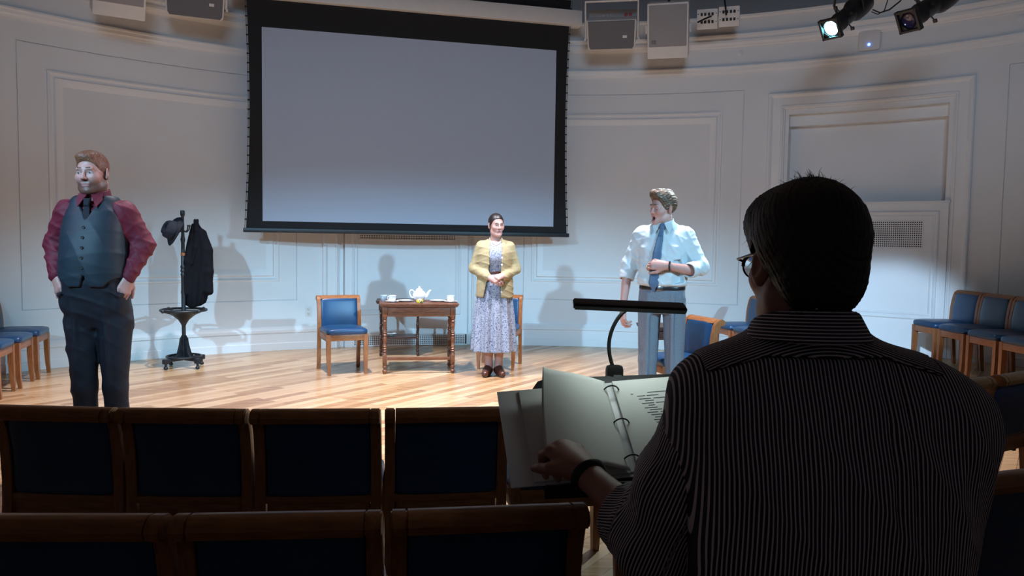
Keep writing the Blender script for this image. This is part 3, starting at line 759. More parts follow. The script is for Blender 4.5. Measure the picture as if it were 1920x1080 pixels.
# ------------------------------------------------------------------ people: shared builders
def head(skin, lip, jaw=1.0, beard=None, mouth=0.0, h=.0032, fem=False, look=(0, 0), nosel=1.0, lid=.0, smile=0.0, neck_r=.056, blank=False):
    v = Vol((-.105, -.135, -.235), (.105, .125, .14), h)
    v.add(ell((0, .016, .036), (.074, .096, .086)), .02)
    v.add(ell((0, -.030, -.040), (.057 * jaw, .060, .076)), .035)
    v.add(cap((-.030 * jaw, -.025, -.085), (.030 * jaw, -.025, -.085), .030 * min(1, jaw), .030 * min(1, jaw)), .03)
    for s in (-1, 1):
        v.add(cap((s * .052 * jaw, .012, -.060), (s * .020 * jaw, -.066, -.098), .017, .015), .028)
        v.add(ell((s * .036, -.058, -.025), (.027, .028, .026)), .025)
    v.add(ell((0, -.074, -.098), (.021 * jaw, .020, .017)), .022)
    v.add(cap((0, .014, -.07), (0, .036, -.25), neck_r, neck_r * 1.06), .028)
    v.add(cap((-.034, -.082, .020), (.034, -.082, .020), .010 if fem else .013, .010 if fem else .013), .018)
    for s in (-1, 1): v.sub(ell((s * .031, -.100, .002), (.017, .017, .0125)), .014)
    v.add(cap((0, -.088, .012), (0, -.105 * nosel, -.026), .0065, .0105), .010)
    v.add(ell((0, -.106 * nosel, -.029), (.010, .011, .009)), .008)
    for s in (-1, 1): v.add(ell((s * .0115, -.096, -.032), (.0075, .010, .0065)), .007)
    zu, zl = -.057, -.070 - mouth * .022
    v.add(cap((-.019, -.084, zu - .002), (.019, -.084, zu - .002), .0068, .0068), .008)
    v.add(cap((-.015, -.083, zl), (.015, -.083, zl), .0075, .0075), .008)
    if mouth > 0:
        v.add(ell((0, -.070, -.108 - .008 * mouth), (.022 * jaw, .020, .016)), .02)
        v.sub(ell((0, -.090, (zu + zl) / 2), (.014, .024, .006 + .008 * mouth)), .004)
    else: v.sub(cap((-.021, -.093, -.0635 + smile), (.021, -.093, -.0635 + smile), .0022, .0022), .003)
    for s in (-1, 1):
        R = (Euler((-.15, 0, s * .42)).to_matrix())
        v.add(ell((s * .078, .012, -.004), (.008, .020, .032), R), .006)
        v.sub(ell((s * .086, .008, .0), (.006, .012, .019), R), .005)
        v.add(ell((s * .0765, .004, -.028), (.006, .010, .010)), .006)
        # lids
        v.add(cap((s * .019, -.0845, .0082 - lid), (s * .043, -.0775, .0068 - lid), .0052, .0048), .005)
        v.add(cap((s * .019, -.0835, -.0068), (s * .042, -.0765, -.0060), .0046, .0044), .005)
    P, Q = v.net()
    C = np.tile(np.array(skin, float), (len(P), 1)); x, y, z = P.T
    red = np.array(skin) * np.array([1.04, .80, .78])
    def blend(m, col): nonlocal C; C = C * (1 - m[:, None]) + np.array(col)[None] * m[:, None]
    g = lambda d, w_: np.exp(-(d / w_) ** 2)
    for s in (-1, 1): blend(.55 * g(np.sqrt((x - s * .04) ** 2 + (z + .03) ** 2), .022) * (y < -.02), red)
    blend(.5 * g(np.sqrt(x ** 2 + (z + .03) ** 2), .013) * (y < -.09), red)
    blend(.5 * (np.abs(x) > .072) * (np.abs(z) < .04) * 1.0, red)
    if beard is not None:
        sg = lambda q, w_=.006: 1 / (1 + np.exp(-np.clip(q / w_, -30, 30)))
        m = sg(-.050 - z) * sg(z + .128) * sg(.012 - y)
        m = np.maximum(m, .8 * sg(-.022 - z, .008) * sg(.012 - y) * sg(y + .045, .008) * sg(np.abs(x) - .046, .004) * sg(z + .12))
        m = np.maximum(m, sg(.007 - np.abs(z + .047), .002) * sg(-y - .06) * sg(.028 - np.abs(x), .004))
        blend(np.clip(m * (.98 + .15 * vnoise(P, 3, 400)), 0, 1), beard)
    lipm = (np.abs(x) < .0215) * (y < -.072) * ((z < zu + .004) & (z > zl - .006)) * g(x, .03)
    blend(np.clip(lipm * .95, 0, 1), lip)
    if mouth > 0:
        m = ((x / .0135) ** 2 + ((z - (zu + zl) / 2) / (.006 + .0075 * mouth)) ** 2 < 1.0) * (y > -.086) * (y < -.04) * 1.0; blend(m, (.02, .006, .006))
    else: blend((np.abs(x) < .02) * (np.abs(z + .0635 - smile) < .0022) * (y < -.07) * .8, np.array(lip) * .3)
    for s in (-1, 1): blend(g(np.sqrt((x - s * .0085) ** 2 + (z + .037) ** 2), .004) * (y < -.085) * .6, np.array(skin) * .3)
    blend(.35 * g(np.sqrt((np.abs(x) - .031) ** 2 + (z - .002) ** 2), .02) * (y < -.05), np.array(skin) * np.array([.72, .56, .56]))
    parts = [(P, Q, C)]
    if not blank:
        for s in (-1, 1):
            u = Vol((-.016,) * 3, (.016,) * 3, .0011); u.add(ell((0, 0, 0), .0118), .001); p, q = u.net()
            dd = nvec((look[0], -1, look[1])); ang = np.arccos(np.clip(p @ dd / .0118, -1, 1))
            c = np.where((ang < .24)[:, None], np.array([[.004, .004, .004]]), np.where((ang < .50)[:, None], np.array([[.035, .028, .022]]), np.array([[.40, .37, .36]])))
            parts.append((p + np.array([s * .031, -.0755, .001]), q, c))
    return joinm(parts)
def brows(col, name, parent, M, w=.0036, lift=0.0, ang=0.0):
    v = Vol((-.06, -.12, .0), (.06, -.05, .05), .002)
    for s in (-1, 1): v.chain([(s * .014, -.0965, .0252 + lift), (s * .032, -.0935, .0272 + lift + ang), (s * .050, -.0795, .0215 + lift)], [w, w * .95, w * .5], .004)
    P, Q = v.net(); return link(name, np_mesh(xf(P, M), Q), col, parent)
def hand(wr, d, n, side, curls, thumb, k=1.0, spread=.0, pre=None, pre_r=(.030, .038), h=.0032):
    """wr wrist, d towards the knuckles, n back-of-hand normal, side +1/-1 which way the thumb lies, curls per finger (3 angles), thumb two directions in (d, side, n)"""
    wr = np.asarray(wr, float); d = nvec(d); n = np.asarray(n, float); n = nvec(n - d * (n @ d)); y = np.cross(n, d) * side
    pts = [wr]; segs = []
    kn = []
    for i, (lat, fwd, sc) in enumerate(((.030, .088, .95), (.010, .092, 1.06), (-.011, .088, .99), (-.030, .080, .80))):
        K = wr + k * (d * fwd + y * lat + n * (.004 - .003 * abs(i - 1.3))); kn.append(K)
        cur = curls[i]; a = 0; p = K; dirb = nvec(d + y * spread * (1.2 - i) * .5)
        for j, L in enumerate((.042, .027, .021)):
            a += math.radians(cur[j]); q = p + k * sc * L * (dirb * math.cos(a) - n * math.sin(a))
            segs.append((p, q, k * (.0100, .0090, .0082)[j], k * (.0090, .0082, .0070)[j])); p = q
    tb = wr + k * (d * .026 + y * .024 - n * .006)
    td = [nvec(d * a + y * b + n * c) for a, b, c in thumb]
    q1 = tb + k * .038 * td[0]; q2 = q1 + k * .032 * td[-1] if len(td) < 3 else q1 + k * .032 * td[1]; q3 = q2 + k * .024 * td[-1]
    allp = np.array([wr, tb, q1, q2, q3] + kn + [s_[1] for s_ in segs] + ([np.asarray(pre, float)] if pre is not None else []))
    v = Vol(allp.min(0) - .05, allp.max(0) + .05, h)
    v.add(cap(wr - d * .01, wr + k * d * .03, k * .027, k * .030, (n, .72)), .015)
    for K in kn: v.add(cap(wr + k * d * .02 + (K - wr - d * ((K - wr) @ d)) * .5, K - k * n * .004, k * .0165, k * .0135, (n, .85)), .016)
    v.add(cap(wr + k * d * .03, (kn[1] + kn[2]) / 2 - k * n * .003, k * .02, k * .018, (n, .7)), .018)
    for a, b, r0, r1 in segs: v.add(cap(a, b, r0, r1), .0045)
    v.add(cap(tb, q1, k * .0155, k * .012), .014); v.add(cap(q1, q2, k * .0112, k * .0102), .006); v.add(cap(q2, q3, k * .0102, k * .008), .004)
    if pre is not None: v.add(cap(pre, wr, pre_r[1], pre_r[0] * .86), .02)
    return v.net()
def skincol(P, skin, seed=1):
    c = np.tile(np.array(skin, float), (len(P), 1)); t = (.5 + .5 * vnoise(P, seed, 60))[:, None]
    return c * (1 - .10 * t * np.array([[.3, 1, 1]]))
def coarse(prims, lo, hi, skin, h=.012):
    v = Vol(lo, hi, h)
    for p in prims: v.add(p, .04)
    P, Q = v.net(); return P, Q, np.tile(np.array(skin, float), (len(P), 1))
def hmat(loc, yaw=0, pitch=0, roll=0, s=1.0):
    return np.array(Matrix.Translation(loc) @ Euler((0, 0, yaw)).to_matrix().to_4x4() @ Euler((pitch, 0, 0)).to_matrix().to_4x4() @ Euler((0, roll, 0)).to_matrix().to_4x4() @ Matrix.Scale(s, 4))
def finish_body(parts, t, m):
    P, Q, C = joinm(parts); me = np_mesh(P, Q); set_col(me, C); return link('body', me, m, t)
def hair_cap(hl, extra, groove, comb, lo=(-.12, -.14, -.16), hi=(.12, .15, .18), h=.003, base=.009, seed=4, freq=260.):
    """hair over the skull: hl = hairline height against y; extra = list of (prim,k); comb = axis along which strands run"""
    v = Vol(lo, hi, h); v.add(ell((0, .017, .037), (.074 + base, .096 + base, .086 + base)), .01)
    for p, k in extra: v.add(p, k)
    ys, zs = zip(*hl); G = pch(ys, zs)
    v.cut(lambda X, Y, Z: (G(Y) - Z) * .8, .010)
    c = nvec(comb); u = nvec(np.cross(c, (.3, .2, 1))); w_ = np.cross(c, u); r = np.random.default_rng(seed); ph = r.uniform(0, 6.28, 6)
    def fn(x, y, z):
        P = np.stack([x, y, z], -1); a = P @ u; b = P @ w_; t = P @ c; s = 0
        for i in range(3): s = s + np.sin(a * freq * (1 + .37 * i) + 2.2 * np.sin(t * 28 + ph[i]) + ph[i + 1]) * np.sin(b * freq * (.8 + .3 * i) + 2 * np.sin(t * 23 + ph[i + 2]) + ph[i])
        return groove * .6 * s
    v.disp(fn); return v.net()
for nm, c in (('skin', .5),):
    m = mat('skin', (.5, .3, .25), .5, attr='Col', bump=.05, bscale=400)
    m.node_tree.nodes['Principled BSDF'].inputs['Subsurface Weight'].default_value = .08
    m.node_tree.nodes['Principled BSDF'].inputs['Subsurface Radius'].default_value = (.02, .008, .005)
# ------------------------------------------------------------------ cloth
mat('maroon_cloth', (0.115, 0.008, 0.022), .65, var=.25, vscale=25, bump=.15, bscale=350, spec=.3)
mat('slate_cloth', (0.011, 0.022, 0.033), .55, var=.2, vscale=14, bump=.12, bscale=380, spec=.3)
mat('charcoal_cloth', (0.010, 0.013, 0.021), .7, var=.3, vscale=14, bump=.15, bscale=380, spec=.25)
mat('black_satin', (0.005, 0.007, 0.012), .7, spec=.2, var=.2)
mat('shirt_white', (0.50, 0.55, 0.57), .68, var=.04, vscale=10, bump=.12, bscale=400)
mat('grey_wool', (0.150, 0.172, 0.205), .75, color2=(0.105, 0.122, 0.150), vscale=170, bump=.2, bscale=420)
mat('tie_blue', (0.065, 0.115, 0.20), .45, var=.2, vscale=200)
mat('knit_ochre', (0.36, 0.295, 0.165), .9, var=.12, vscale=60, spec=.2)
mt = MATS['knit_ochre'].node_tree; wv = mt.nodes.new('ShaderNodeTexWave'); wv.wave_type = 'BANDS'; wv.bands_direction = 'X'; wv.inputs['Scale'].default_value = 34; wv.inputs['Distortion'].default_value = 1.2
tcn = [q for q in mt.nodes if q.type == 'TEX_COORD'][0]; mt.links.new(tcn.outputs['Object'], wv.inputs['Vector'])
bpn = mt.nodes.new('ShaderNodeBump'); bpn.inputs['Strength'].default_value = .35; bpn.inputs['Distance'].default_value = .004; mt.links.new(wv.outputs['Fac'], bpn.inputs['Height']); mt.links.new(bpn.outputs[0], mt.nodes['Principled BSDF'].inputs['Normal'])
mat('brown_leather', (0.085, 0.026, 0.016), .3, var=.3, vscale=30)
mat('black_leather', (0.010, 0.010, 0.011), .35, var=.2)
mat('pearl', (0.72, 0.68, 0.60), .25, var=.05)
mat('hair_auburn', (0.200, 0.085, 0.045), .5, color2=(0.10, 0.040, 0.022), vscale=60, bump=.2, bscale=300)
mat('hair_dark', (0.018, 0.013, 0.013), .38, var=.3, vscale=60, bump=.2, bscale=300)
mat('hair_brown', (0.120, 0.066, 0.034), .42, color2=(0.055, 0.030, 0.016), vscale=50, bump=.2, bscale=300)
mat('hair_black', (0.010, 0.008, 0.008), .55, var=.3, vscale=60, bump=.2, bscale=300)
m = mat('floral_print', (.5, .5, .5), .7); nt = m.node_tree; n = nt.nodes; l = nt.links
tc = [q for q in n if q.type == 'TEX_COORD'][0]
vo = n.new('ShaderNodeTexVoronoi'); vo.inputs['Scale'].default_value = 85; nz = n.new('ShaderNodeTexNoise'); nz.inputs['Scale'].default_value = 95; nz.inputs['Detail'].default_value = 2
l.new(tc.outputs['Object'], vo.inputs['Vector']); l.new(tc.outputs['Object'], nz.inputs['Vector'])
cr = n.new('ShaderNodeValToRGB'); e = cr.color_ramp.elements; cr.color_ramp.interpolation = 'CONSTANT'
e[0].position = 0; e[0].color = (.045, .065, .14, 1); e[1].position = .46; e[1].color = (.34, .37, .43, 1)
for p_, c_ in ((.38, (.14, .18, .29, 1)), (.56, (.20, .24, .34, 1)), (.65, (.44, .46, .51, 1))):
    k_ = cr.color_ramp.elements.new(p_); k_.color = c_
l.new(nz.outputs['Fac'], cr.inputs[0]); l.new(cr.outputs[0], n['Principled BSDF'].inputs['Base Color'])

def cloth(name, v, m, t):
    P, Q = v.net(); return link(name, np_mesh(P, Q), m, t)
def shoe(t, name, x, y, yaw, m, L=.28, hh=.09):
    c, s = math.cos(yaw), math.sin(yaw); T = lambda a, b, z: (x + a * c - b * s, y + a * s + b * c, z)
    v = Vol((x - .2, y - .3, -.01), (x + .2, y + .25, .2), .005)
    v.chain([T(0, .06, .045), T(0, -.03, .045), T(0, -L * .55, .032)], [.040, .042, .034], .03)
    v.add(cap(T(0, .03, .06), T(0, .0, hh + .03), .040, .034), .03)
    v.cut(lambda X, Y, Z: -Z + .004 + 0 * X, .004)
    return cloth(name, v, m, t)
def wing(t, pts, m, th=.005):
    A = [Vector(p) for p in pts]; nn = (A[1] - A[0]).cross(A[2] - A[0]).normalized()
    if nn.y > 0: nn = -nn
    mb = MB(); F_ = [mb.bm.verts.new(p + nn * th) for p in A]; B_ = [mb.bm.verts.new(p) for p in A]; k = len(A)
    mb.bm.faces.new(F_); mb.bm.faces.new(B_[::-1])
    for i in range(k): mb.bm.faces.new((F_[i], F_[(i + 1) % k], B_[(i + 1) % k], B_[i]))
    return mb.obj('collar_wing', m, t, False)
def discs(t, name, pts, r, m, nrm=(0, -1, 0)):
    q = Vector(nrm).to_track_quat('Z', 'Y').to_matrix().to_4x4()
    for p in pts: MB().lathe([(0, -.002), (r, -.002), (r, .002), (r * .8, .0035), (0, .003)], 14, Matrix.Translation(p) @ q).obj(name, m, t)

# ------------------------------------------------------------------ man in the waistcoat
def man_one():
    SK = (.40, .225, .19)
    p0 = at(181, 500, 4.57)
    t = thing('person', 'man in dark waistcoat and maroon shirt standing with hands in his pockets', 'person', (p0.x, 4.57, 0), R_(7))
    HM = hmat((-.010, -.012, 1.728), R_(-5), R_(3), R_(-2), 1.03)
    P, Q, C = head(SK, (.33, .13, .12), 1.06, beard=(.10, .045, .03), lid=.0018, look=(-.25, -.12), neck_r=.066)
    parts = [(xf(P, HM), Q, C)]
    parts.append(coarse([loft([.97, 1.03, 1.2, 1.4, 1.48, 1.54], 0, 0, [.10, .15, .15, .15, .13, .06], [.06, .10, .12, .11, .09, .05])] +
        [cap(*a) for s in (-1, 1) for a in (((s * .15, .01, 1.50), (s * .235, .05, 1.31), .045, .04), ((s * .235, .05, 1.31), (s * .20, -.05, 1.15), .04, .034), ((s * .08, 0, .9), (s * .08, -.01, .48), .055, .045), ((s * .08, -.01, .48), (s * .075, .02, .08), .04, .035))], (-.36, -.25, .0), (.36, .25, 1.62), SK, .014))
    for s in (-1, 1):
        wr = np.array((s * .198, -.055, 1.135)); d = nvec((-s * .22, -.30, -1))
        p, q = hand(wr, d, nvec((s * .75, -.65, 0)), s * -1 if False else (-s * -1), [(25, 20, 10)] * 4, [(.8, .75, -.1), (.95, .3, -.1)], 1.02, 0, wr - d * .1 + np.array((s * .0, .03, 0)))
        parts.append((p, q, skincol(p, SK, 5)))
    finish_body(parts, t, 'skin')
    # hair swept up and to the viewer's left
    p, q = hair_cap([(-.14, .075), (-.09, .072), (-.065, .05), (-.045, .015), (-.02, -.02), (.005, -.028), (.02, .02), (.03, .0), (.06, -.055), (.13, -.07)],
        [(ell((-.012, -.035, .092), (.052, .052, .026)), .03)], .0012, (-.6, .8, .1), base=.004, freq=420)
    link('hair', np_mesh(xf(p, HM), q), 'hair_auburn', t); brows('hair_auburn', 'eyebrows', t, HM, .0028, .002)
    # shirt
    sh = Vol((-.42, -.24, 1.02), (.42, .24, 1.66), .007)
    sh.add(loft([1.06, 1.14, 1.25, 1.38, 1.48, 1.54, 1.585, 1.61], 0, [-.02, -.025, -.025, -.012, 0, .008, .016, .02], [.160, .160, .162, .165, .160, .142, .095, .07], [.125, .13, .135, .13, .115, .095, .075, .068]), .02)
    for s in (-1, 1):
        S, E, W = (s * .156, .012, 1.505), (s * .243, .055, 1.315), (s * .205, -.035, 1.165)
        sh.chain([S, E], [.073, .063], .05); sh.chain([E, W], [.065, .048], .03); sh.add(cap(W, np.array(W) + np.array((-s * .006, -.018, -.028)), .045, .043), .008)
    sh.disp(folds(2, [(30, 10, 85), (-35, 0, 90), (70, 20, 60), (-65, 10, 65)], .011))
    sh.sub(cap((0, -.005, 1.58), (0, -.02, 1.68), .062, .068), .008)
    cloth('shirt', sh, 'maroon_cloth', t)
    col = Vol((-.12, -.16, 1.52), (.12, .12, 1.68), .003)
    col.add(cap((0, .012, 1.575), (0, .004, 1.632), .087, .077), .01); col.sub(cap((0, .010, 1.50), (0, .0, 1.70), .076, .066), .003)
    col.cut(lambda X, Y, Z: np.maximum((1.572 + np.clip(-Y, 0, 1) * -.25) - Z, Z - 1.632 - Y * .22) + 0 * X, .004)
    col.sub(rbx((0, -.10, 1.63), (.012, .08, .06), None, .004), .004)
    k_ = cloth('shirt_collar', col, 'maroon_cloth', t)
    for s in (-1, 1): wing(k_, [(s * .010, -.088, 1.600), (s * .062, -.062, 1.606), (s * .072, -.080, 1.572), (s * .048, -.120, 1.528)], 'maroon_cloth')
    # tie
    tie = MB().prism([(-.013, 1.545), (.013, 1.545), (.030, 1.40), (-.030, 1.40)], 'y', -.004, .004, .002); o_ = tie.obj('necktie', 'black_satin', t, loc=(-.003, -.108, 1.55)); o_.data.transform(Matrix.Translation((0, 0, -1.55))); o_.rotation_euler = (R_(-17), 0, R_(0))
    MB().prism([(-.020, .022), (.020, .022), (.014, -.024), (-.014, -.024)], 'y', -.010, .008, .004).obj('tie_knot', 'black_satin', o_, loc=(0, -.004, .006))
    # waistcoat
    zs = [1.075, 1.14, 1.2, 1.3, 1.4, 1.48, 1.54, 1.585, 1.60]; cy = [-.022, -.028, -.03, -.025, -.012, 0, .008, .012, .012]; ry = [.165, .166, .167, .164, .153, .136, .112, .088, .08]
    ve = Vol((-.26, -.24, 1.04), (.26, .22, 1.64), .006)
    ve.add(loft(zs, 0, cy, [.183, .183, .182, .178, .172, .160, .143, .126, .11], ry, 2.4), .01)
    ve.cut(lambda X, Y, Z: (1.128 - .075 * np.clip(-Y / .15, 0, 1) * np.exp(-((np.abs(X) - .055) / .06) ** 2) + .05 * np.clip(-Y / .15, 0, 1) * np.exp(-(X / .018) ** 2)) - Z, .004)
    ve.cut(lambda X, Y, Z: np.where(Y < -.02, np.minimum((Z - 1.455) * .5 - np.abs(X + .0) , .05) , -.05) , .004)
    for s in (-1, 1): ve.sub(ell((s * .205, .005, 1.46), (.052, .085, .115)), .012)
    ve.sub(cap((0, .01, 1.56), (0, .0, 1.7), .088, .085), .006)
    ve.sub(cap((-.001, -.3, 1.45), (-.001, -.3, 1.06), .002, .002), .002)
    ve.disp(folds(9, [(12, 5, 75), (-10, 0, 60), (30, 0, 30)], .0035))
    vo_ = cloth('waistcoat', ve, 'slate_cloth', t)
    CY, RY = pch(zs, cy), pch(zs, ry)
    discs(vo_, 'button', [(-.004, float(CY(z) - RY(z)) - .003, z) for z in (1.414, 1.357, 1.30, 1.243, 1.187)], .0085, 'black_leather')
    # trousers
    tr = Vol((-.28, -.24, .015), (.28, .24, 1.19), .008)
    tr.add(loft([.83, .88, .93, 1.0, 1.07, 1.13, 1.16], [.02, .015, .01, 0, 0, 0, 0], [.01, .008, .0, -.005, -.015, -.02, -.02], [.160, .172, .177, .18, .179, .178, .177], [.095, .118, .134, .148, .152, .150, .148]), .03)
    for s, H_, K, A in ((-1, (-.084, .0, .86), (-.066, -.03, .48), (-.058, .0, .05)), (1, (.096, .0, .86), (.102, -.02, .48), (.108, .01, .05))):
        tr.chain([H_, K, A], [.100, .067, .062], .026)
        tr.disp(folds(4, [(45, 0, 30), (-50, 10, 25), (20, 20, 60)], .006))
    for s in (-1, 1):                                    # creases and pocket mouths
        tr.add(cap((s * .085, -.118, 1.0), (s * .085, -.088, .5), .006, .006), .03)
        tr.sub(ell((s * .180, -.085, 1.085), (.026, .055, .026), Euler((0, s * .55, 0)).to_matrix()), .006)
        tr.chain([(s * .130, -.148, 1.045), (s * .160, -.125, 1.025), (s * .190, -.060, 1.045)], [.006, .007, .006], .008)
        tr.add(ell((s * .145, -.070, .985), (.030, .040, .055)), .04)
    cloth('trousers', tr, 'charcoal_cloth', t)
    for s, x in ((-1, -.055), (1, .115)): shoe(t, 'shoe', x, 0, s * .2, 'black_leather')
man_one()

# ------------------------------------------------------------------ woman in the floral dress
def woman():
    SK = (.45, .265, .225)
    p0 = at(927, 600, 7.9)
    t = thing('person', 'woman in floral dress and ochre cardigan with clasped hands beside the tea table', 'person', (p0.x, 7.9, 0), R_(4))
    HM = hmat((.006, -.008, 1.522), R_(18), R_(2), 0, .96)
    P, Q, C = head(SK, (.36, .12, .12), .83, fem=True, lid=.0015, look=(.2, .0), neck_r=.049)
    parts = [(xf(P, HM), Q, C)]
    parts.append(coarse([loft([.75, .9, 1.05, 1.2, 1.3, 1.37], 0, 0, [.15, .15, .115, .13, .14, .06], [.10, .11, .085, .10, .09, .06])] +
        [cap(*a) for s in (-1, 1) for a in (((s * .14, .01, 1.315), (s * .205, .03, 1.08), .040, .036), ((s * .205, .03, 1.08), (s * .06, -.15, 1.0), .034, .026))], (-.3, -.25, .7), (.3, .2, 1.42), SK, .012))
    lg = Vol((-.16, -.15, .0), (.16, .15, .75), .006)
    for s, x in ((-1, -.052), (1, .05)):
        lg.chain([(x * 1.4, 0, .72), (x * 1.1, -.01, .45), (x * 1.1, .012, .33), (x, .02, .10), (x, -.02, .05)], [.075, .052, .055, .036, .033], .03)
    P2, Q2 = lg.net(); parts.append((P2, Q2, skincol(P2, np.array(SK) * .9, 3)))
    hands = [((-.062, -.178, 1.005), (.80, -.32, -.28), (-.25, -.75, .6), 1, [(28, 25, 12), (30, 28, 14), (34, 30, 16), (40, 34, 18)], [(.85, .4, -.2), (.9, .2, -.3)]),
             ((.078, -.170, 1.025), (-.80, -.38, -.20), (.15, -.62, .75), -1, [(34, 30, 20), (38, 34, 20), (42, 36, 20), (46, 40, 20)], [(.85, .4, -.2), (.9, .2, -.3)])]
    for wr, d, n_, sd, cu, th in hands:
        wr = np.array(wr); s = 1 if wr[0] > 0 else -1
        p, q = hand(wr, d, n_, sd, cu, th, .92, 0, wr + .5 * (np.array((s * .208, .040, 1.085)) - wr), (.025, .030)); parts.append((p, q, skincol(p, SK, 6)))
    finish_body(parts, t, 'skin')
    p, q = hair_cap([(-.14, .082), (-.09, .078), (-.06, .055), (-.035, .02), (-.01, -.005), (.012, -.01), (.03, -.03), (.07, -.07), (.13, -.075)],
        [(ell((0, .105, -.045), (.036, .03, .034)), .02), (cap((0, .10, -.05), (-.045, .075, -.125), .018, .008), .02)], .0008, (0, 1, -.1), base=.005, freq=420)
    link('hair', np_mesh(xf(p, HM), q), 'hair_dark', t); brows('hair_dark', 'eyebrows', t, HM, .0026)
    # dress: bodice and gathered skirt
    dr = Vol((-.32, -.27, .22), (.32, .27, 1.40), .0065)
    dr.add(loft([1.02, 1.06, 1.12, 1.2, 1.27, 1.33, 1.37], 0, [-.004, -.004, -.008, -.014, -.010, .0, .008], [.128, .124, .133, .146, .146, .125, .085], [.096, .094, .106, .120, .110, .088, .062]), .01)
    R1 = np.random.default_rng(3); ph = R1.uniform(0, 6.28, 3)
    rip = lambda th, Z: np.clip((1.06 - Z) / .5, 0, 1) * (.085 * np.sin(11 * th + ph[0] + .6 * np.sin(3 * th)) + .045 * np.sin(19 * th + ph[1] + 2 * Z) + .02 * np.sin(5 * th + ph[2]))
    dr.add(loft([.25, .35, .5, .65, .8, .92, 1.0, 1.06], [.0, .0, .0, 0, 0, 0, 0, 0], [0, 0, 0, 0, 0, 0, 0, 0], [.215, .210, .20, .188, .176, .160, .138, .120], [.185, .178, .168, .156, .142, .128, .108, .094], 2.1, rip), .01)
    dr.sub(loft([.2, .3, .5, .7], 0, 0, [.20, .195, .17, .06], [.17, .165, .14, .05], 2.1, rip), .004)
    dr.sub(ell((.004, -.075, 1.385), (.062, .075, .062)), .006)
    dr.disp(folds(12, [(40, 0, 12), (-45, 0, 10)], .002))
    d_ = cloth('dress', dr, 'floral_print', t)
    be = Vol((-.18, -.15, 1.0), (.18, .15, 1.1), .005)
    be.add(loft([1.035, 1.05, 1.066], 0, -.004, .134, .103), .003); be.sub(loft([1.0, 1.05, 1.1], 0, -.004, .125, .095), .003)
    b_ = cloth('belt', be, 'brown_leather', t)
    MB().box((.01, -.111, 1.05), (.034, .008, .034), .006).obj('buckle', 'brown_leather', b_)
    # open cardigan
    ca = Vol((-.32, -.30, .77), (.32, .22, 1.40), .006)
    ca.add(loft([.80, .90, 1.0, 1.08, 1.18, 1.27, 1.33, 1.37, 1.385], 0, [.0, 0, 0, -.002, -.004, .0, .006, .012, .016], [.19, .186, .180, .172, .172, .168, .145, .10, .08], [.160, .154, .142, .136, .140, .128, .102, .075, .062], 2.4), .02)
    ca.sub(loft([.7, .80, .88, .95], 0, 0, [.176, .174, .166, .10], [.146, .145, .136, .08], 2.4), .004)
    def front(X, Y, Z):
        xl = np.interp(Z, [.8, 1.0, 1.15, 1.27, 1.36], [-.120, -.080, -.062, -.062, -.052]); xr = np.interp(Z, [.8, 1.0, 1.15, 1.27, 1.36], [.052, .050, .058, .062, .056])
        inside = np.minimum(X - xl, xr - X)                                    # >0 inside the opening
        return np.where(Y < .0, np.minimum(inside, .02 - Y), -.05)
    ca.cut(front, .005); ca.sub(ell((.0, .0, 1.41), (.07, .07, .05)), .01)
    for s in (-1, 1):
        S, E, W = (s * .138, .012, 1.305), (s * .208, .040, 1.085), (s * .085, -.155, 1.015)
        ca.chain([S, E], [.062, .054], .035); ca.chain([E, W], [.056, .042], .02)
    ca.disp(folds(15, [(25, 10, 90), (-20, 10, 80)], .0035))
    c_ = cloth('cardigan', ca, 'knit_ochre', t)
    discs(c_, 'button', [(.060, -.146, z) for z in (1.20, 1.13)] + [(.058, -.150, z) for z in (.93, .86)], .010, 'pearl')
    # pearls
    nk = MB()
    for i in range(34):
        a = -PI * .62 + PI * 1.24 * i / 33; nk.sphere((.004 + .062 * math.sin(a), .010 - .090 * math.cos(a) - .012 * max(0, math.cos(a)), 1.392 - .062 * max(0, math.cos(a)) ** 1.3), .0052, 5)
    nk.obj('necklace', 'pearl', t)
    for s, x, yw in ((-1, -.060, -.25), (1, .052, .22)):
        sh_ = shoe(t, 'shoe', x, .0, yw, 'brown_leather', .24, .05)
        MB().tube([(x - .03, -.055, .075), (x, -.06, .085), (x + .03, -.055, .075)], .0035, 6).tube([(x - .018, -.075, .070), (x + .02, -.07, .080)], .003, 6).obj('laces', 'black_leather', sh_)
woman()

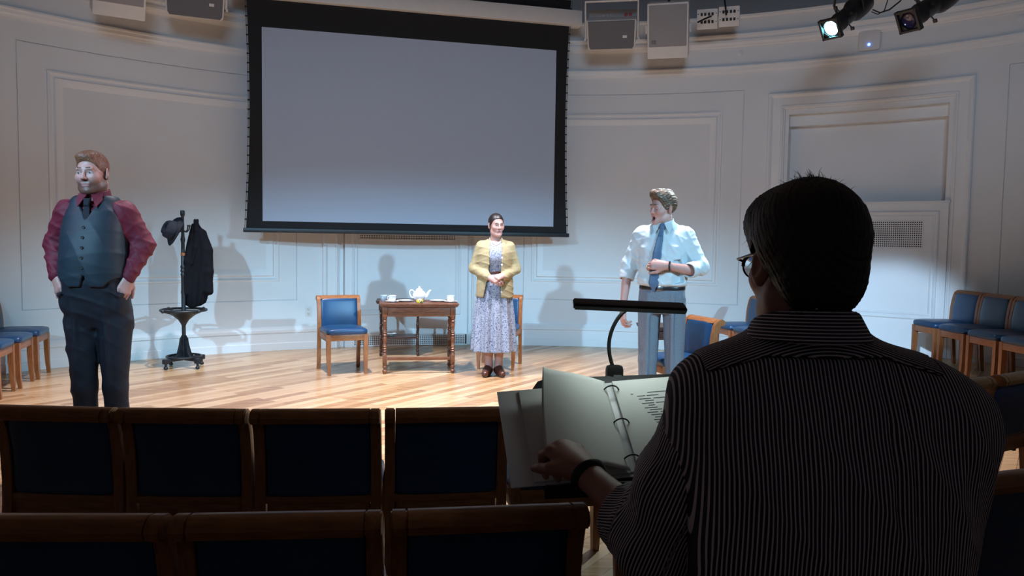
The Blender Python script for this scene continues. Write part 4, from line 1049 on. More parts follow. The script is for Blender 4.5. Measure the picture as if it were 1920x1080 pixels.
# ------------------------------------------------------------------ man in shirtsleeves
def man_two():
    SK = (.43, .24, .20)
    p0 = at(1240, 600, 6.02)
    t = thing('person', 'man in white shirt, blue tie and grey trousers singing with a hand on his chest', 'person', (p0.x, 6.02, 0), R_(-17))
    HM = hmat((-.008, -.022, 1.638), R_(-46), R_(4), R_(3), 1.0)
    P, Q, C = head(SK, (.38, .15, .14), 1.0, mouth=1.0, look=(-.1, -.55), lid=.0055, neck_r=.057)
    parts = [(xf(P, HM), Q, C)]
    parts.append(coarse([loft([.96, 1.02, 1.2, 1.38, 1.43, 1.49], 0, 0, [.08, .13, .13, .14, .12, .05], [.05, .09, .10, .10, .08, .05])] +
        [cap(*a) for s in (-1, 1) for a in (((s * .17, .01, 1.44), (s * .235, .04, 1.19), .045, .04), ((s * .085, 0, .9), (s * .09, -.01, .48), .05, .042), ((s * .09, -.01, .48), (s * .09, .02, .08), .042, .033))], (-.32, -.25, .0), (.32, .2, 1.58), SK, .014))
    # right arm hangs at the viewer's left, left forearm folded across the chest
    p, q = hand((-.292, -.050, .86), (.03, -.10, -1), (-.85, -.5, .1), -1, [(20, 35, 25), (28, 40, 30), (35, 40, 30), (40, 45, 30)], [(.85, .45, -.25), (1, -.1, -.5)], 1.0, 0, (-.272, .018, 1.16), (.029, .041)); parts.append((p, q, skincol(p, SK, 7)))
    p, q = hand((.045, -.205, 1.205), (-1, -.12, .12), (.02, -.9, .35), -1 if False else 1, [(35, 55, 40), (42, 60, 45), (50, 65, 45), (55, 65, 45)], [(.7, .65, -.3), (.95, .2, -.3)], 1.05, 0, (.245, -.045, 1.165), (.029, .043)); parts.append((p, q, skincol(p, SK, 8)))
    finish_body(parts, t, 'skin')
    p, q = hair_cap([(-.14, .082), (-.09, .076), (-.06, .05), (-.045, .015), (-.025, -.015), (.0, -.02), (.018, .025), (.03, -.005), (.06, -.055), (.13, -.065)],
        [(cap((-.03, -.075, .112), (.03, -.075, .110), .020, .018), .03), (ell((0, -.01, .095), (.066, .09, .045)), .03), (cap((-.02, -.06, .125), (.0, .06, .115), .016, .018), .03)], .0034, (0, 1, .1), base=.008, freq=230)
    link('hair', np_mesh(xf(p, HM), q), 'hair_brown', t); brows('hair_brown', 'eyebrows', t, HM, .0034, .004)
    sh = Vol((-.38, -.25, .98), (.40, .22, 1.58), .0065)
    zs = [1.04, 1.05, 1.085, 1.15, 1.25, 1.36, 1.43, 1.48, 1.52, 1.545]; cy = [-.005, -.01, -.015, -.012, -.008, -.004, .0, .006, .012, .016]; ry = [.118, .130, .138, .136, .132, .128, .112, .09, .072, .064]
    sh.add(loft(zs, 0, cy, [.172, .184, .188, .184, .180, .186, .178, .150, .098, .07], ry, 2.4), .02)
    arms = [((-.168, .012, 1.435), (-.262, .045, 1.20), (-.274, .020, 1.12)), ((.168, .012, 1.435), (.280, .020, 1.195), (.225, -.075, 1.175))]
    for S, E, W in arms:
        sh.chain([S, E], [.068, .062], .045); sh.chain([E, W], [.064, .058], .03)
    sh.disp(folds(22, [(32, 10, 70), (-60, 0, 55), (65, 10, 50), (-25, 0, 90)], .009))
    for (S, E, W) in arms:
        d = nvec(np.array(W) - np.array(E)); sh.add(cap(np.array(W) - d * .012, np.array(W) + d * .022, .060, .060), .006)
        sh.sub(cap(np.array(W) + d * .012, np.array(W) + d * .2, .047, .047), .004); sh.sub(rbx(np.array(W) + d * .13, (.09, .09, .09), Vector(d).to_track_quat('Z', 'Y').to_matrix(), .004), .004)
    sh.disp(lambda x, y, z: -.003 * ((x > .045) & (x < .145) & (z > 1.245 - .15 * np.abs(x - .095)) & (z < 1.355) & (y < 0)) - .003 * ((np.abs(x) < .018) & (y < -.05)))
    sh.sub(cap((0, .0, 1.53), (0, -.02, 1.62), .058, .064), .006)
    s_ = cloth('shirt', sh, 'shirt_white', t)
    CYf, RYf = pch(zs, cy), pch(zs, ry)
    col = Vol((-.12, -.16, 1.44), (.12, .12, 1.62), .003)
    col.add(cap((0, .012, 1.500), (0, -.004, 1.560), .084, .072), .01); col.sub(cap((0, .010, 1.44), (0, -.008, 1.64), .071, .061), .003)
    col.cut(lambda X, Y, Z: np.maximum((1.488 + np.clip(-Y, 0, 1) * -.2) - Z, Z - 1.556 - Y * .34) + 0 * X, .004)
    col.sub(rbx((0, -.10, 1.55), (.011, .08, .06), None, .004), .004)
    k_ = cloth('shirt_collar', col, 'shirt_white', t)
    for s in (-1, 1): wing(k_, [(s * .010, -.080, 1.520), (s * .060, -.056, 1.530), (s * .074, -.076, 1.498), (s * .052, -.124, 1.440)], 'shirt_white')
    tie = Vol((-.12, -.24, .98), (.08, -.03, 1.56), .0045)
    tie.add(rbx((-.002, -.098, 1.498), (.019, .014, .022), Euler((-.35, 0, 0)).to_matrix(), .010), .008)
    tie.chain([(-.002, -.106, 1.48), (-.012, -.135, 1.40), (-.028, -.150, 1.30), (-.040, -.152, 1.18), (-.048, -.152, 1.07), (-.05, -.145, 1.015)], [.016, .025, .032, .036, .040, .012], .006, ((0, 1, 0), .20))
    cloth('necktie', tie, 'tie_blue', t)
    be = Vol((-.22, -.18, .99), (.22, .18, 1.08), .005)
    be.add(loft([1.012, 1.03, 1.048], 0, -.002, .176, .128), .003); be.sub(loft([.98, 1.03, 1.1], 0, -.002, .166, .118), .003)
    b_ = cloth('belt', be, 'black_leather', t)
    MB().box((.0, -.134, 1.03), (.048, .010, .040), .005).obj('buckle', 'chrome', b_)
    tr = Vol((-.26, -.22, .015), (.26, .22, 1.06), .0075)
    tr.add(loft([.83, .87, .92, .98, 1.03], 0, [.01, .005, 0, -.002, -.002], [.168, .178, .180, .176, .170], [.115, .125, .130, .128, .122]), .03)
    for s, H_, K, A in ((-1, (-.092, 0, .86), (-.095, -.02, .47), (-.095, .01, .06)), (1, (.096, 0, .86), (.108, -.02, .47), (.118, .01, .06))):
        tr.chain([H_, K, A], [.090, .072, .066], .016)
        for s in (-1, 1): tr.add(cap((s * .088, -.112, .98), (s * .098, -.092, .3), .010, .009), .025)
    tr.disp(folds(31, [(30, 0, 25), (-35, 10, 30), (8, 15, 55)], .004))
    cloth('trousers', tr, 'grey_wool', t)
    MB().tube([(.072 + .0 * i, -.196 + .030 * math.cos(2 * PI * i / 20), 1.2 + .033 * math.sin(2 * PI * i / 20)) for i in range(20)], .007, 8, True).obj('wristwatch', 'black_leather', t)
    MB().tube([(-.092 + .0 * i, -.232 + .011 * math.cos(2 * PI * i / 16), 1.190 + .011 * math.sin(2 * PI * i / 16)) for i in range(16)], .0018, 6, True).obj('ring', 'brass', t)
    for s, x in ((-1, -.095), (1, .12)): shoe(t, 'shoe', x, 0, s * .2, 'black_leather')
man_two()
# ------------------------------------------------------------------ dark overcoat on the coat stand
def coat():
    t = thing('overcoat', 'black overcoat hanging on the right of the coat stand', 'coat', (RX + .01, RY + .125, 0))
    v = Vol((-.12, -.20, .58), (.40, .16, 1.58), .006)
    R1 = np.random.default_rng(8); ph = R1.uniform(0, 6.28, 4)
    rip = lambda th, Z: .07 * np.sin(7 * th + ph[0] + 1.2 * Z) + .045 * np.sin(12 * th + ph[1])
    v.add(loft([.61, .70, .82, 1.0, 1.15, 1.28, 1.38, 1.46, 1.50], [.06, .065, .075, .095, .11, .115, .105, .09, .08], [-.03] * 9, [.085, .12, .128, .125, .125, .110, .085, .050, .03], [.06, .075, .08, .08, .08, .075, .065, .045, .03], 2.2, rip), .02)
    v.chain([(.15, -.03, 1.40), (.205, -.03, 1.22), (.215, -.035, 1.0), (.205, -.035, .80)], [.045, .052, .050, .046], .02, ((0, 1, 0), 1.1))
    v.chain([(.06, -.08, 1.36), (.025, -.10, 1.10), (.0, -.10, .78)], [.03, .045, .042], .02)
    v.chain([(.09, -.055, 1.53), (.12, -.085, 1.42), (.11, -.11, 1.25), (.08, -.12, 1.08)], [.018, .028, .026, .012], .012, ((0, 1, 0), .5))
    v.add(cap((.085, -.03, 1.45), (.10, -.02, 1.535), .022, .014), .02)
    v.add(cap((.215, -.03, .86), (.225, -.03, .79), .040, .034), .02)
    v.cut(lambda X, Y, Z: (.62 + .6 * np.abs(X - .06) ** 1.2) - Z + 0 * Y, .004)
    v.disp(folds(41, [(60, 0, 10), (-55, 10, 14), (40, 0, -20)], .005))
    cloth('coat_body', v, 'black_fabric', t)
coat()

# ------------------------------------------------------------------ the man reading in the foreground, seen from behind
def stripe_mat(name):
    m = mat(name, (.02, .02, .03), .75, bump=.1, bscale=500); nt = m.node_tree; n = nt.nodes; l = nt.links; b = n['Principled BSDF']
    a = n.new('ShaderNodeAttribute'); a.attribute_name = 'stripe'
    fr = n.new('ShaderNodeMath'); fr.operation = 'FRACT'; mu = n.new('ShaderNodeMath'); mu.operation = 'MULTIPLY'; mu.inputs[1].default_value = 1 / .0060
    l.new(a.outputs['Fac'], mu.inputs[0]); l.new(mu.outputs[0], fr.inputs[0])
    cr = n.new('ShaderNodeValToRGB'); e = cr.color_ramp.elements
    e[0].position = 0; e[0].color = (.66, .60, .64, 1); e[1].position = .30; e[1].color = (.66, .60, .64, 1)
    for p, c in ((.36, (.020, .018, .042, 1)), (.94, (.020, .018, .042, 1)), (1.0, (.66, .60, .64, 1))):
        k = cr.color_ramp.elements.new(p); k.color = c
    l.new(fr.outputs[0], cr.inputs[0]); l.new(cr.outputs[0], b.inputs['Base Color'])
stripe_mat('striped_cotton')
mat('frame_horn', (0.10, 0.07, 0.045), .3, var=.3); mat('glass_lens', (.8, .85, .85), .05)
g = MATS['glass_lens'].node_tree.nodes['Principled BSDF']; g.inputs['Transmission Weight'].default_value = 1.0; g.inputs['IOR'].default_value = 1.05
mat('rubber_black', (.008, .008, .009), .5, var=.2)

def conductor():
    SK = (.36, .175, .13)
    BX, BY = .478, 1.235
    t = thing('person', 'dark-haired man in striped shirt and glasses seen from behind, turning a script page', 'person', (BX, BY, 0))
    HM = hmat((-.010, .032, 1.350), R_(180 + 8), R_(3), R_(2), .97)
    P, Q, C = head(SK, (.3, .12, .1), 1.0, look=(0, -.2), neck_r=.060, h=.003)
    parts = [(xf(P, HM), Q, C)]
    # world-aligned frame about the base point; wrist, elbow and shoulder measured from the photograph
    LS, LE, LW = np.array((-.152, .02, 1.085)), np.array((-.212, .115, .850)), np.array((-.322, .315, .912))
    RS, RE, RW = np.array((.200, .0, 1.085)), np.array((.250, .08, .82)), np.array((.12, .28, .79))
    body = [loft([.60, .72, .85, .98, 1.06, 1.12, 1.17], 0, 0, [.15, .15, .15, .16, .16, .12, .06], [.10, .10, .10, .10, .09, .07, .05]),
            cap(LS, LE, .045, .040), cap(RS, RE, .045, .040), cap(RE, RW, .04, .03), cap((-.09, .02, .66), (-.12, .40, .62), .08, .06), cap((.09, .02, .66), (.13, .40, .62), .08, .06),
            cap((-.12, .40, .62), (-.10, .36, .16), .055, .04), cap((.13, .40, .62), (.12, .36, .16), .055, .04)]
    parts.append(coarse(body, (-.36, -.2, .1), (.36, .5, 1.25), SK, .014))
    d = nvec((-.10, .18, .075)); nb = nvec((.28, -.62, .74))
    p, q = hand(LW, d, nb, 1, [(48, 62, 40), (62, 66, 40), (66, 66, 40), (68, 66, 40)], [(.75, .7, -.25), (.9, .1, -.6)], 1.05, 0, LE + np.array((0, -.005, 0)), (.030, .046), .0026)
    parts.append((p, q, skincol(p, SK, 11)))
    p, q = hand(RW, (-.6, .75, .1), (.1, -.2, 1), -1, [(30, 30, 20)] * 4, [(.8, .6, -.2), (.95, .1, -.3)], 1.05, 0, RE, (.030, .045), .004); parts.append((p, q, skincol(p, SK, 12)))
    finish_body(parts, t, 'skin')
    # hair: thick, dark, cut to the nape, ruffled crown
    p, q = hair_cap([(-.15, .07), (-.10, .062), (-.085, .03), (-.07, -.005), (-.052, -.03), (-.03, -.028), (-.012, .022), (.012, .026), (.032, -.035), (.05, -.075), (.09, -.092), (.14, -.096)],
        [(ell((0, .035, .042), (.086, .090, .090)), .03), (ell((0, .065, -.03), (.068, .052, .062)), .03), (ell((0, -.045, .075), (.070, .055, .05)), .04)], .0012, (.1, .5, -1), base=.008, freq=420, h=.0026)
    hr = link('hair', np_mesh(xf(p, HM), q), 'hair_black', t)
    R1 = np.random.default_rng(5); st = MB(); Mh = Matrix(HM.tolist())
    for i in range(300):                                   # loose strands on the crown, fringe and nape
        th = R1.uniform(0, 6.28)
        if i < 120: base = Vector((R1.normal(0, .028), .03 + R1.normal(0, .035), .128)); dirv = Vector((R1.normal(0, .5), R1.normal(.1, .5), R1.uniform(.3, 1)))
        elif i < 165: base = Vector((R1.normal(0, .012), .045 + R1.normal(0, .012), .128)); dirv = Vector((R1.normal(.5, .3), R1.normal(-.2, .3), 1.3))
        elif i < 245: base = Vector((R1.uniform(-.07, .07), .10 + R1.normal(0, .008), -.085 + R1.normal(0, .01))); dirv = Vector((R1.normal(0, .2), R1.normal(.15, .15), -1))
        else: base = Vector((R1.choice([-1, 1]) * R1.uniform(.05, .083), -.075 + R1.normal(0, .02), R1.uniform(.0, .075))); dirv = Vector((base.x * 4, R1.normal(-.3, .3), -1))
        # project onto the hair surface (ellipsoid) then grow
        c0 = Vector((0, .03, .034)); rr = Vector((.090, .108, .100)); e_ = base - c0; kk = math.sqrt((e_.x / rr.x) ** 2 + (e_.y / rr.y) ** 2 + (e_.z / rr.z) ** 2); base = c0 + e_ / max(kk, .2)
        nrm_ = Vector((e_.x / rr.x ** 2, e_.y / rr.y ** 2, e_.z / rr.z ** 2)).normalized()
        Ls = R1.uniform(.012, .030) * (1.35 if 120 <= i < 165 else 1); dv = (dirv.normalized() * .7 + nrm_ * .35).normalized(); bend = Vector((R1.normal(0, .4), R1.normal(0, .4), -.5))
        pts = [Mh @ (base - nrm_ * .008 + dv * (Ls * f) + bend * (Ls * f * f * .5)) for f in (0, .33, .66, 1)]
        st.tube(pts, [.0007, .0006, .0004, .0001], 3)
    so2 = st.obj('loose_strands', 'hair_black', hr); so2['kind'] = 'stuff'
    # glasses
    gl = bpy.data.objects.new('glasses', None); COL.objects.link(gl); gl.parent = t
    fr = MB(); ln = MB()
    for s in (-1, 1):
        cen = Vector((s * .034, -.106, -.004)); ring_ = [Mh @ (cen + Vector((.025 * math.cos(a), .010 * (abs(math.cos(a)) if s * math.cos(a) > 0 else 0), .021 * math.sin(a)))) for a in [2 * PI * i / 24 for i in range(24)]]
        fr.tube(ring_, .0017, 6, True)
        fr.tube([Mh @ (cen + Vector((-s * .0 + .025 * math.cos(a), .010 * (abs(math.cos(a)) if s * math.cos(a) > 0 else 0), .021 * math.sin(a) + .001))) for a in [PI * i / 12 for i in range(13)]], .0032, 6)
        fr.tube([Mh @ Vector(q_) for q_ in ((s * .060, -.094, .006), (s * .074, -.085, .010), (s * .082, -.03, .014), (s * .083, .010, .016), (s * .080, .03, .0))], .0022, 6)
        vs = [ln.bm.verts.new(q_) for q_ in ring_]; ln.bm.faces.new(vs)
    fr.tube([Mh @ Vector(q_) for q_ in ((-.010, -.106, .002), (0, -.110, .006), (.010, -.106, .002))], .002, 6)
    bpy.data.objects.remove(gl)
    go = fr.obj('glasses', 'frame_horn', t); lo_ = ln.obj('lens', 'glass_lens', go)
    sd = lo_.modifiers.new('t', 'SOLIDIFY'); sd.thickness = .0015
    # shirt: back and front, yoke, collar, two rolled sleeves
    zs = [.62, .70, .80, .90, 1.0, 1.06, 1.10, 1.14, 1.17, 1.205, 1.236, 1.258]
    cx = [.03, .03, .03, .028, .024, .020, .016, .010, .004, .0, -.002, -.003]; cy = [.02, .015, .0, -.01, -.012, -.010, -.004, .002, .008, .012, .014, .015]
    rx = [.200, .205, .210, .218, .224, .226, .228, .226, .214, .168, .098, .074]; ry = [.135, .140, .145, .145, .140, .132, .122, .112, .100, .085, .072, .066]
    tor = lambda g_=0.0: loft(zs, cx, cy, [r + g_ for r in rx], [r + g_ for r in ry], 2.35)
    SEAM = lambda X: 1.208 - .30 * np.clip(np.abs(X) - .09, 0, 1); YX = .176
    fb = folds(52, [(70, 0, 8), (-60, 0, 18), (45, 10, 26), (-80, 0, -12)], .007)
    sh = Vol((-.34, -.22, .62), (.34, .20, 1.24), .005)
    sh.add(tor(), .01)
    sh.chain([np.array((-.14, .01, 1.115)), LS], [.070, .066], .05); sh.chain([np.array((.165, .0, 1.115)), RS, RE], [.075, .078, .068], .05)
    sh.disp(lambda x, y, z: fb(x, y, z) * np.clip((1.20 - z) / .10, 0, 1))
    for dx in (.075, .105): sh.disp(lambda x, y, z: .006 * np.exp(-((x - dx - .02 * (1.1 - z)) / .005) ** 2) * (y < 0) * np.clip((z - .80) / .2, 0, 1) * (z < 1.21))
    sh.cut(lambda X, Y, Z: np.where(np.abs(X) < YX, np.where(Y < .06, Z - SEAM(X), Z - 1.23), Z - 1.4), .004)
    P, Q = sh.net(); me = np_mesh(P, Q)
    arm_r = np.clip((P[:, 0] - .21) / .05, 0, 1)
    set_f(me, 'stripe', np.where(P[:, 1] > .08, P[:, 0] * 1.0, P[:, 0] - .10 * np.sign(P[:, 0]) * np.clip(np.abs(P[:, 0]) - .12, 0, 1) * 0 + .0025 * vnoise(P, 3, 14)))
    so_ = link('shirt', me, 'striped_cotton', t)
    yk = Vol((-.34, -.20, 1.06), (.34, .20, 1.28), .0045)
    yk.add(tor(.002), .01); yk.chain([np.array((-.14, .01, 1.118)), LS], [.072, .068], .05); yk.chain([np.array((.165, .0, 1.118)), RS], [.077, .079], .05)
    yk.cut(lambda X, Y, Z: np.where(Y < .06, SEAM(X) + .001 - Z, np.maximum(SEAM(X) + .001 - Z, Y - .075)), .004)
    yk.cut(lambda X, Y, Z: np.abs(X) - YX - .004 + 0 * Y * Z, .004)
    yk.sub(cap((-.006, .004, 1.20), (-.01, .004, 1.32), .060, .066), .006)
    P, Q = yk.net(); me = np_mesh(P, Q); set_f(me, 'stripe', P[:, 1] * .75 + .85 * (P[:, 2] + .45 * np.sqrt(P[:, 0] ** 2 + .006)) + .001 * vnoise(P, 8, 12)); link('yoke', me, 'striped_cotton', so_)
    co = Vol((-.14, -.14, 1.17), (.14, .16, 1.34), .003)
    co.add(cap((-.008, .000, 1.205), (-.012, .006, 1.290), .108, .070), .01); co.sub(cap((-.008, .000, 1.19), (-.012, .006, 1.36), .088, .057), .003)
    co.cut(lambda X, Y, Z: np.maximum((1.232 - .30 * np.clip(Y + .03, 0, 1)) - Z, Z - 1.266 + np.clip(Y, -.1, 1) * .34) + 0 * X, .005)
    P, Q = co.net(); me = np_mesh(P, Q); set_f(me, 'stripe', P[:, 2] * 1.15 + .08 * P[:, 1]); link('shirt_collar', me, 'striped_cotton', so_)
    for S_, E_, W_, nm, sg in ((LS, LE, LW, 'sleeve', -1), (RS, RE, RW, 'sleeve', 1)):
        if sg > 0: continue
        v = Vol((-.42, -.14, .74), (-.08, .32, 1.22), .0045)
        f_ = nvec(W_ - E_); Lf = .085
        v.add(cap(S_ + np.array((.03, 0, -.012)), S_ + np.array((.0, .0, -.02)), .064, .068), .03)
        v.chain([S_, S_ * .5 + E_ * .5 + np.array((-.006, 0, 0)), E_], [.068, .072, .072], .04)
        v.chain([E_, E_ + f_ * Lf], [.075, .068], .04)
        fs = folds(61, [(55, 40, 10), (-50, 60, 15), (20, 70, 60)], .007); v.disp(fs)
        end = E_ + f_ * Lf
        v.add(cap(end - f_ * .030, end + f_ * .012, .070, .066), .006); v.sub(cap(end - f_ * .0, end + f_ * .2, .055, .052), .004)
        v.cut(lambda X, Y, Z: ((X - end[0]) * f_[0] + (Y - end[1]) * f_[1] + (Z - end[2]) * f_[2]) - .018, .006)
        P, Q = v.net(); me = np_mesh(P, Q)
        ax = nvec(E_ - S_); u_ = nvec(np.cross(ax, (0, 1, 0))); w__ = np.cross(ax, u_); r_ = P - S_
        tt_ = np.clip((r_ @ ax) / np.linalg.norm(E_ - S_), 0, 1)
        up = np.arctan2(r_ @ u_, -(r_ @ w__)) * .078
        ax2 = f_; u2 = nvec(np.cross(ax2, (0, 1, .3))); w2 = np.cross(ax2, u2); r2 = P - E_
        cuf = ((r2 @ ax2) > Lf - .036)
        st_ = np.where(cuf, np.arctan2(r2 @ u2, -(r2 @ w2)) * .070 + (r2 @ ax2) * .6, up); set_f(me, 'stripe', st_ + .003 * vnoise(P, 5, 16))
        link('sleeve', me, 'striped_cotton', so_)
    # trousers, shoes
    tr = Vol((-.30, -.22, .04), (.32, .58, .82), .010)
    tr.add(ell((0, .02, .69), (.21, .17, .13)), .03)
    for s, K, A in ((-1, (-.13, .40, .63), (-.11, .37, .13)), (1, (.14, .40, .63), (.13, .37, .13))): tr.chain([(s * .09, .04, .68), K, A], [.105, .075, .06], .04)
    cloth('trousers', tr, 'charcoal_cloth', t)
    for s, x in ((-1, -.11), (1, .13)): shoe(t, 'shoe', x, .40, PI + s * -.15, 'black_leather')
    # wrist band
    f_ = nvec(LW - LE); c_ = LW - f_ * .012; a_ = nvec(np.cross(f_, (0, 0, 1))); b_ = np.cross(f_, a_)
    MB().tube([tuple(c_ + .0345 * (a_ * math.cos(2 * PI * i / 28) + .86 * b_ * math.sin(2 * PI * i / 28))) for i in range(28)], .0105, 8, True, (.35, 1.0)).obj('wristband', 'rubber_black', t)
conductor()
# the stool he sits on
st = thing('stool', 'tall black stool under the man in the striped shirt', 'stool', (.478, 1.255, 0))
MB().lathe([(0, .52), (.165, .52), (.175, .53), (.175, .56), (.16, .575), (0, .58)], 32).obj('seat', 'black_leather', st)
for k in range(4):
    a = PI / 4 + k * PI / 2; MB().tube([(.12 * math.cos(a), .12 * math.sin(a), .52), (.19 * math.cos(a), .19 * math.sin(a), 0)], .013, 10).obj('leg', 'black_metal', st)
MB().tube([(.163 * math.cos(2 * PI * i / 32), .163 * math.sin(2 * PI * i / 32), .2) for i in range(32)], .009, 8, True).obj('foot_ring', 'black_metal', st)
# ------------------------------------------------------------------ music stand, script binder, clip-on lamp
mat('paper', (0.74, 0.75, 0.72), .7, var=.03, vscale=6); mat('paper_shade', (0.70, 0.71, 0.69), .7, var=.03, vscale=6)
mat('binder_white', (0.66, 0.66, 0.68), .35, var=.03); mat('ink', (.03, .03, .035), .8, var=.1)
mat('panel_led', (.8, .85, .85), .5, emit=(.80, .95, .92), estr=5.0)
TILT = R_(35)
ms = thing('music_stand', 'black metal music stand holding the open script in the foreground', 'music stand', (.315, 1.86, 0))
def TM(rz): return Matrix.Translation((.0, -.03, .94)) @ Matrix.Rotation(TILT, 4, 'X') @ Matrix.Rotation(rz, 4, 'Z')
T4 = TM(R_(4)); tl = T4.decompose()
tray = MB(); tray.box((0, .0, -.012), (.50, .36, .004), .001); tray.box((0, -.18, .012), (.50, .004, .05), .001)
out = [(-.25, -.18), (.25, -.18), (.25, .15), (.235, .175), (.21, .185), (-.21, .185), (-.235, .175), (-.25, .15)]
tray = MB().prism(out, 'z', -.014, -.010); tray.box((0, -.178, .010), (.50, .004, .044), .001); tray.obj('tray', 'black_metal', ms, loc=tl[0], rot=tl[1].to_euler())
MB().box((0, 0, -.03), (.07, .06, .03), .005).obj('bracket', 'black_metal', ms, loc=tl[0], rot=tl[1].to_euler())
MB().tube([(0, -.01, .915), (0, 0, .88), (0, 0, .45)], .008, 10).obj('inner_pole', 'chrome', ms)
MB().tube([(0, 0, .55), (0, 0, .14)], .012, 12).obj('outer_pole', 'black_metal', ms)
MB().lathe([(.017, .53), (.02, .535), (.02, .565), (.016, .57)], 14).obj('height_collar', 'black_metal', ms)
for k in range(3):
    a = R_(30) + k * 2 * PI / 3; MB().tube([(0, 0, .16), (.14 * math.cos(a), .14 * math.sin(a), .06), (.24 * math.cos(a), .24 * math.sin(a), .009)], .009, 8).obj('foot', 'black_metal', ms)
# binder, lying open and a little askew on the tray
B4 = Matrix.Translation(Vector((.315, 1.86, 0))) @ TM(0) @ Matrix.Translation((-.034, -.142, -.004)) @ Matrix.Rotation(R_(7.5), 4, 'Z')
bl = B4.decompose(); bi = thing('script_binder', 'open white ring binder with script pages on the music stand', 'binder'); bi.location = bl[0]; bi.rotation_euler = bl[1].to_euler()
for s in (-1, 1):
    MB().box((s * .148, .146, .0015), (.262, .292, .003), .0012).obj('cover', 'binder_white', bi)
MB().box((0, .146, .0015), (.034, .292, .003), .001).obj('spine', 'binder_white', bi)
# page stacks
MB().box((-.118, .146, .0065), (.216, .279, .006), .0008).obj('page_stack', 'paper_shade', bi)
ps = MB().box((.118, .146, .009), (.216, .279, .011), .0008).obj('page_stack', 'paper', bi)
for i, (y, x0, w_) in enumerate([(.236, .020, .006), (.238, .062, .05), (.228, .034, .020), (.228, .058, .03), (.218, .036, .030), (.218, .072, .04), (.211, .050, .022), (.203, .040, .030), (.203, .075, .05), (.196, .054, .016), (.188, .043, .032), (.181, .054, .030), (.173, .046, .026), (.173, .078, .04), (.165, .053, .030), (.157, .060, .05), (.149, .056, .034), (.141, .060, .03), (.133, .064, .05)]):
    MB().box((.026 + x0 + w_ / 2, y, .0147), (w_, .0022, .0003)).obj('text_line', 'ink', ps, False)
# ring mechanism
MB().box((0, .146, .0045), (.018, .27, .003), .001).obj('ring_plate', 'binder_white', bi)
for y in (.038, .146, .254):
    MB().tube([(.021 * math.cos(a), y, .006 + .026 * math.sin(a)) for a in [PI * i / 14 for i in range(15)]], .0019, 7).obj('ring', 'black_metal', bi)
# the page being turned: held low at its free edge, its upper corner curling up
nu, nv = 22, 18; V = []
for j in range(nv + 1):
    v_ = j / nv
    for i in range(nu + 1):
        u_ = i / nu; L = .214 * u_
        x = -.010 - .186 * u_ + .03 * u_ ** 3 * v_ ** 2; z = .016 + .034 * math.sin(PI * u_ * .92) + .050 * u_ ** 3 * (.25 + .75 * v_ ** 2)
        y = .006 + .279 * v_ + .010 * u_ ** 3 * v_ ** 2
        V.append((x, y, z))
Fq = [(j * (nu + 1) + i, j * (nu + 1) + i + 1, (j + 1) * (nu + 1) + i + 1, (j + 1) * (nu + 1) + i) for j in range(nv) for i in range(nu)]
pg = link('turning_page', mesh(V, Fq), 'paper', bi, True); sd = pg.modifiers.new('t', 'SOLIDIFY'); sd.thickness = .0004
# clip-on lamp
lamp = thing('stand_lamp', 'black clip-on gooseneck lamp on the music stand', 'lamp', at(1152, 697, 2.0), R_(0))
LO = lamp.location.copy()
cl = MB().box((0, 0, -.01), (.045, .035, .055), .012); cl.box((.004, -.018, -.03), (.052, .016, .03), .006); clip = cl.obj('clip', 'rubber_black', lamp)
MB().box((.006, -.0185, -.008), (.020, .001, .006)).obj('badge', 'grey_mesh', clip, False)
hp = at(1180, 574, 1.93) - LO
gp = [Vector(q_) for q_ in ((-.004, 0, .012), (-.012, .004, .05), (-.010, .008, .085), (.004, .006, .115), (hp.x - .014, hp.y * .6, hp.z - .016), (hp.x, hp.y, hp.z - .006))]
def bez(t_):
    q_ = list(gp)
    while len(q_) > 1: q_ = [a_.lerp(b_, t_) for a_, b_ in zip(q_, q_[1:])]
    return q_[0] + Vector((-.010 * math.sin(PI * t_), 0, 0))
MB().tube([bez(i / 20) for i in range(21)], .0050, 9).obj('gooseneck', 'rubber_black', lamp)
prof = [(-.026, .003), (-.022, .008), (.018, .009), (.026, .004), (.024, -.007), (-.018, -.009)]
hm = MB().prism(prof, 'x', -.139, .139, .003).obj('lamp_head', 'rubber_black', lamp, loc=hp, rot=(R_(14), R_(1.6), 0))
MB().box((0, .003, -.0095), (.255, .032, .002)).obj('light_panel', 'panel_led', hm, False)
al = bpy.data.lights.new('stand_lamp_light', 'AREA'); al.shape = 'RECTANGLE'; al.size = .25; al.size_y = .03; al.energy = .18; al.color = (.82, .98, .93)
alo = bpy.data.objects.new('stand_lamp_light', al); COL.objects.link(alo); alo.parent = hm; alo.location = (0, .002, -.013); alo.rotation_euler = (R_(-22), 0, 0)
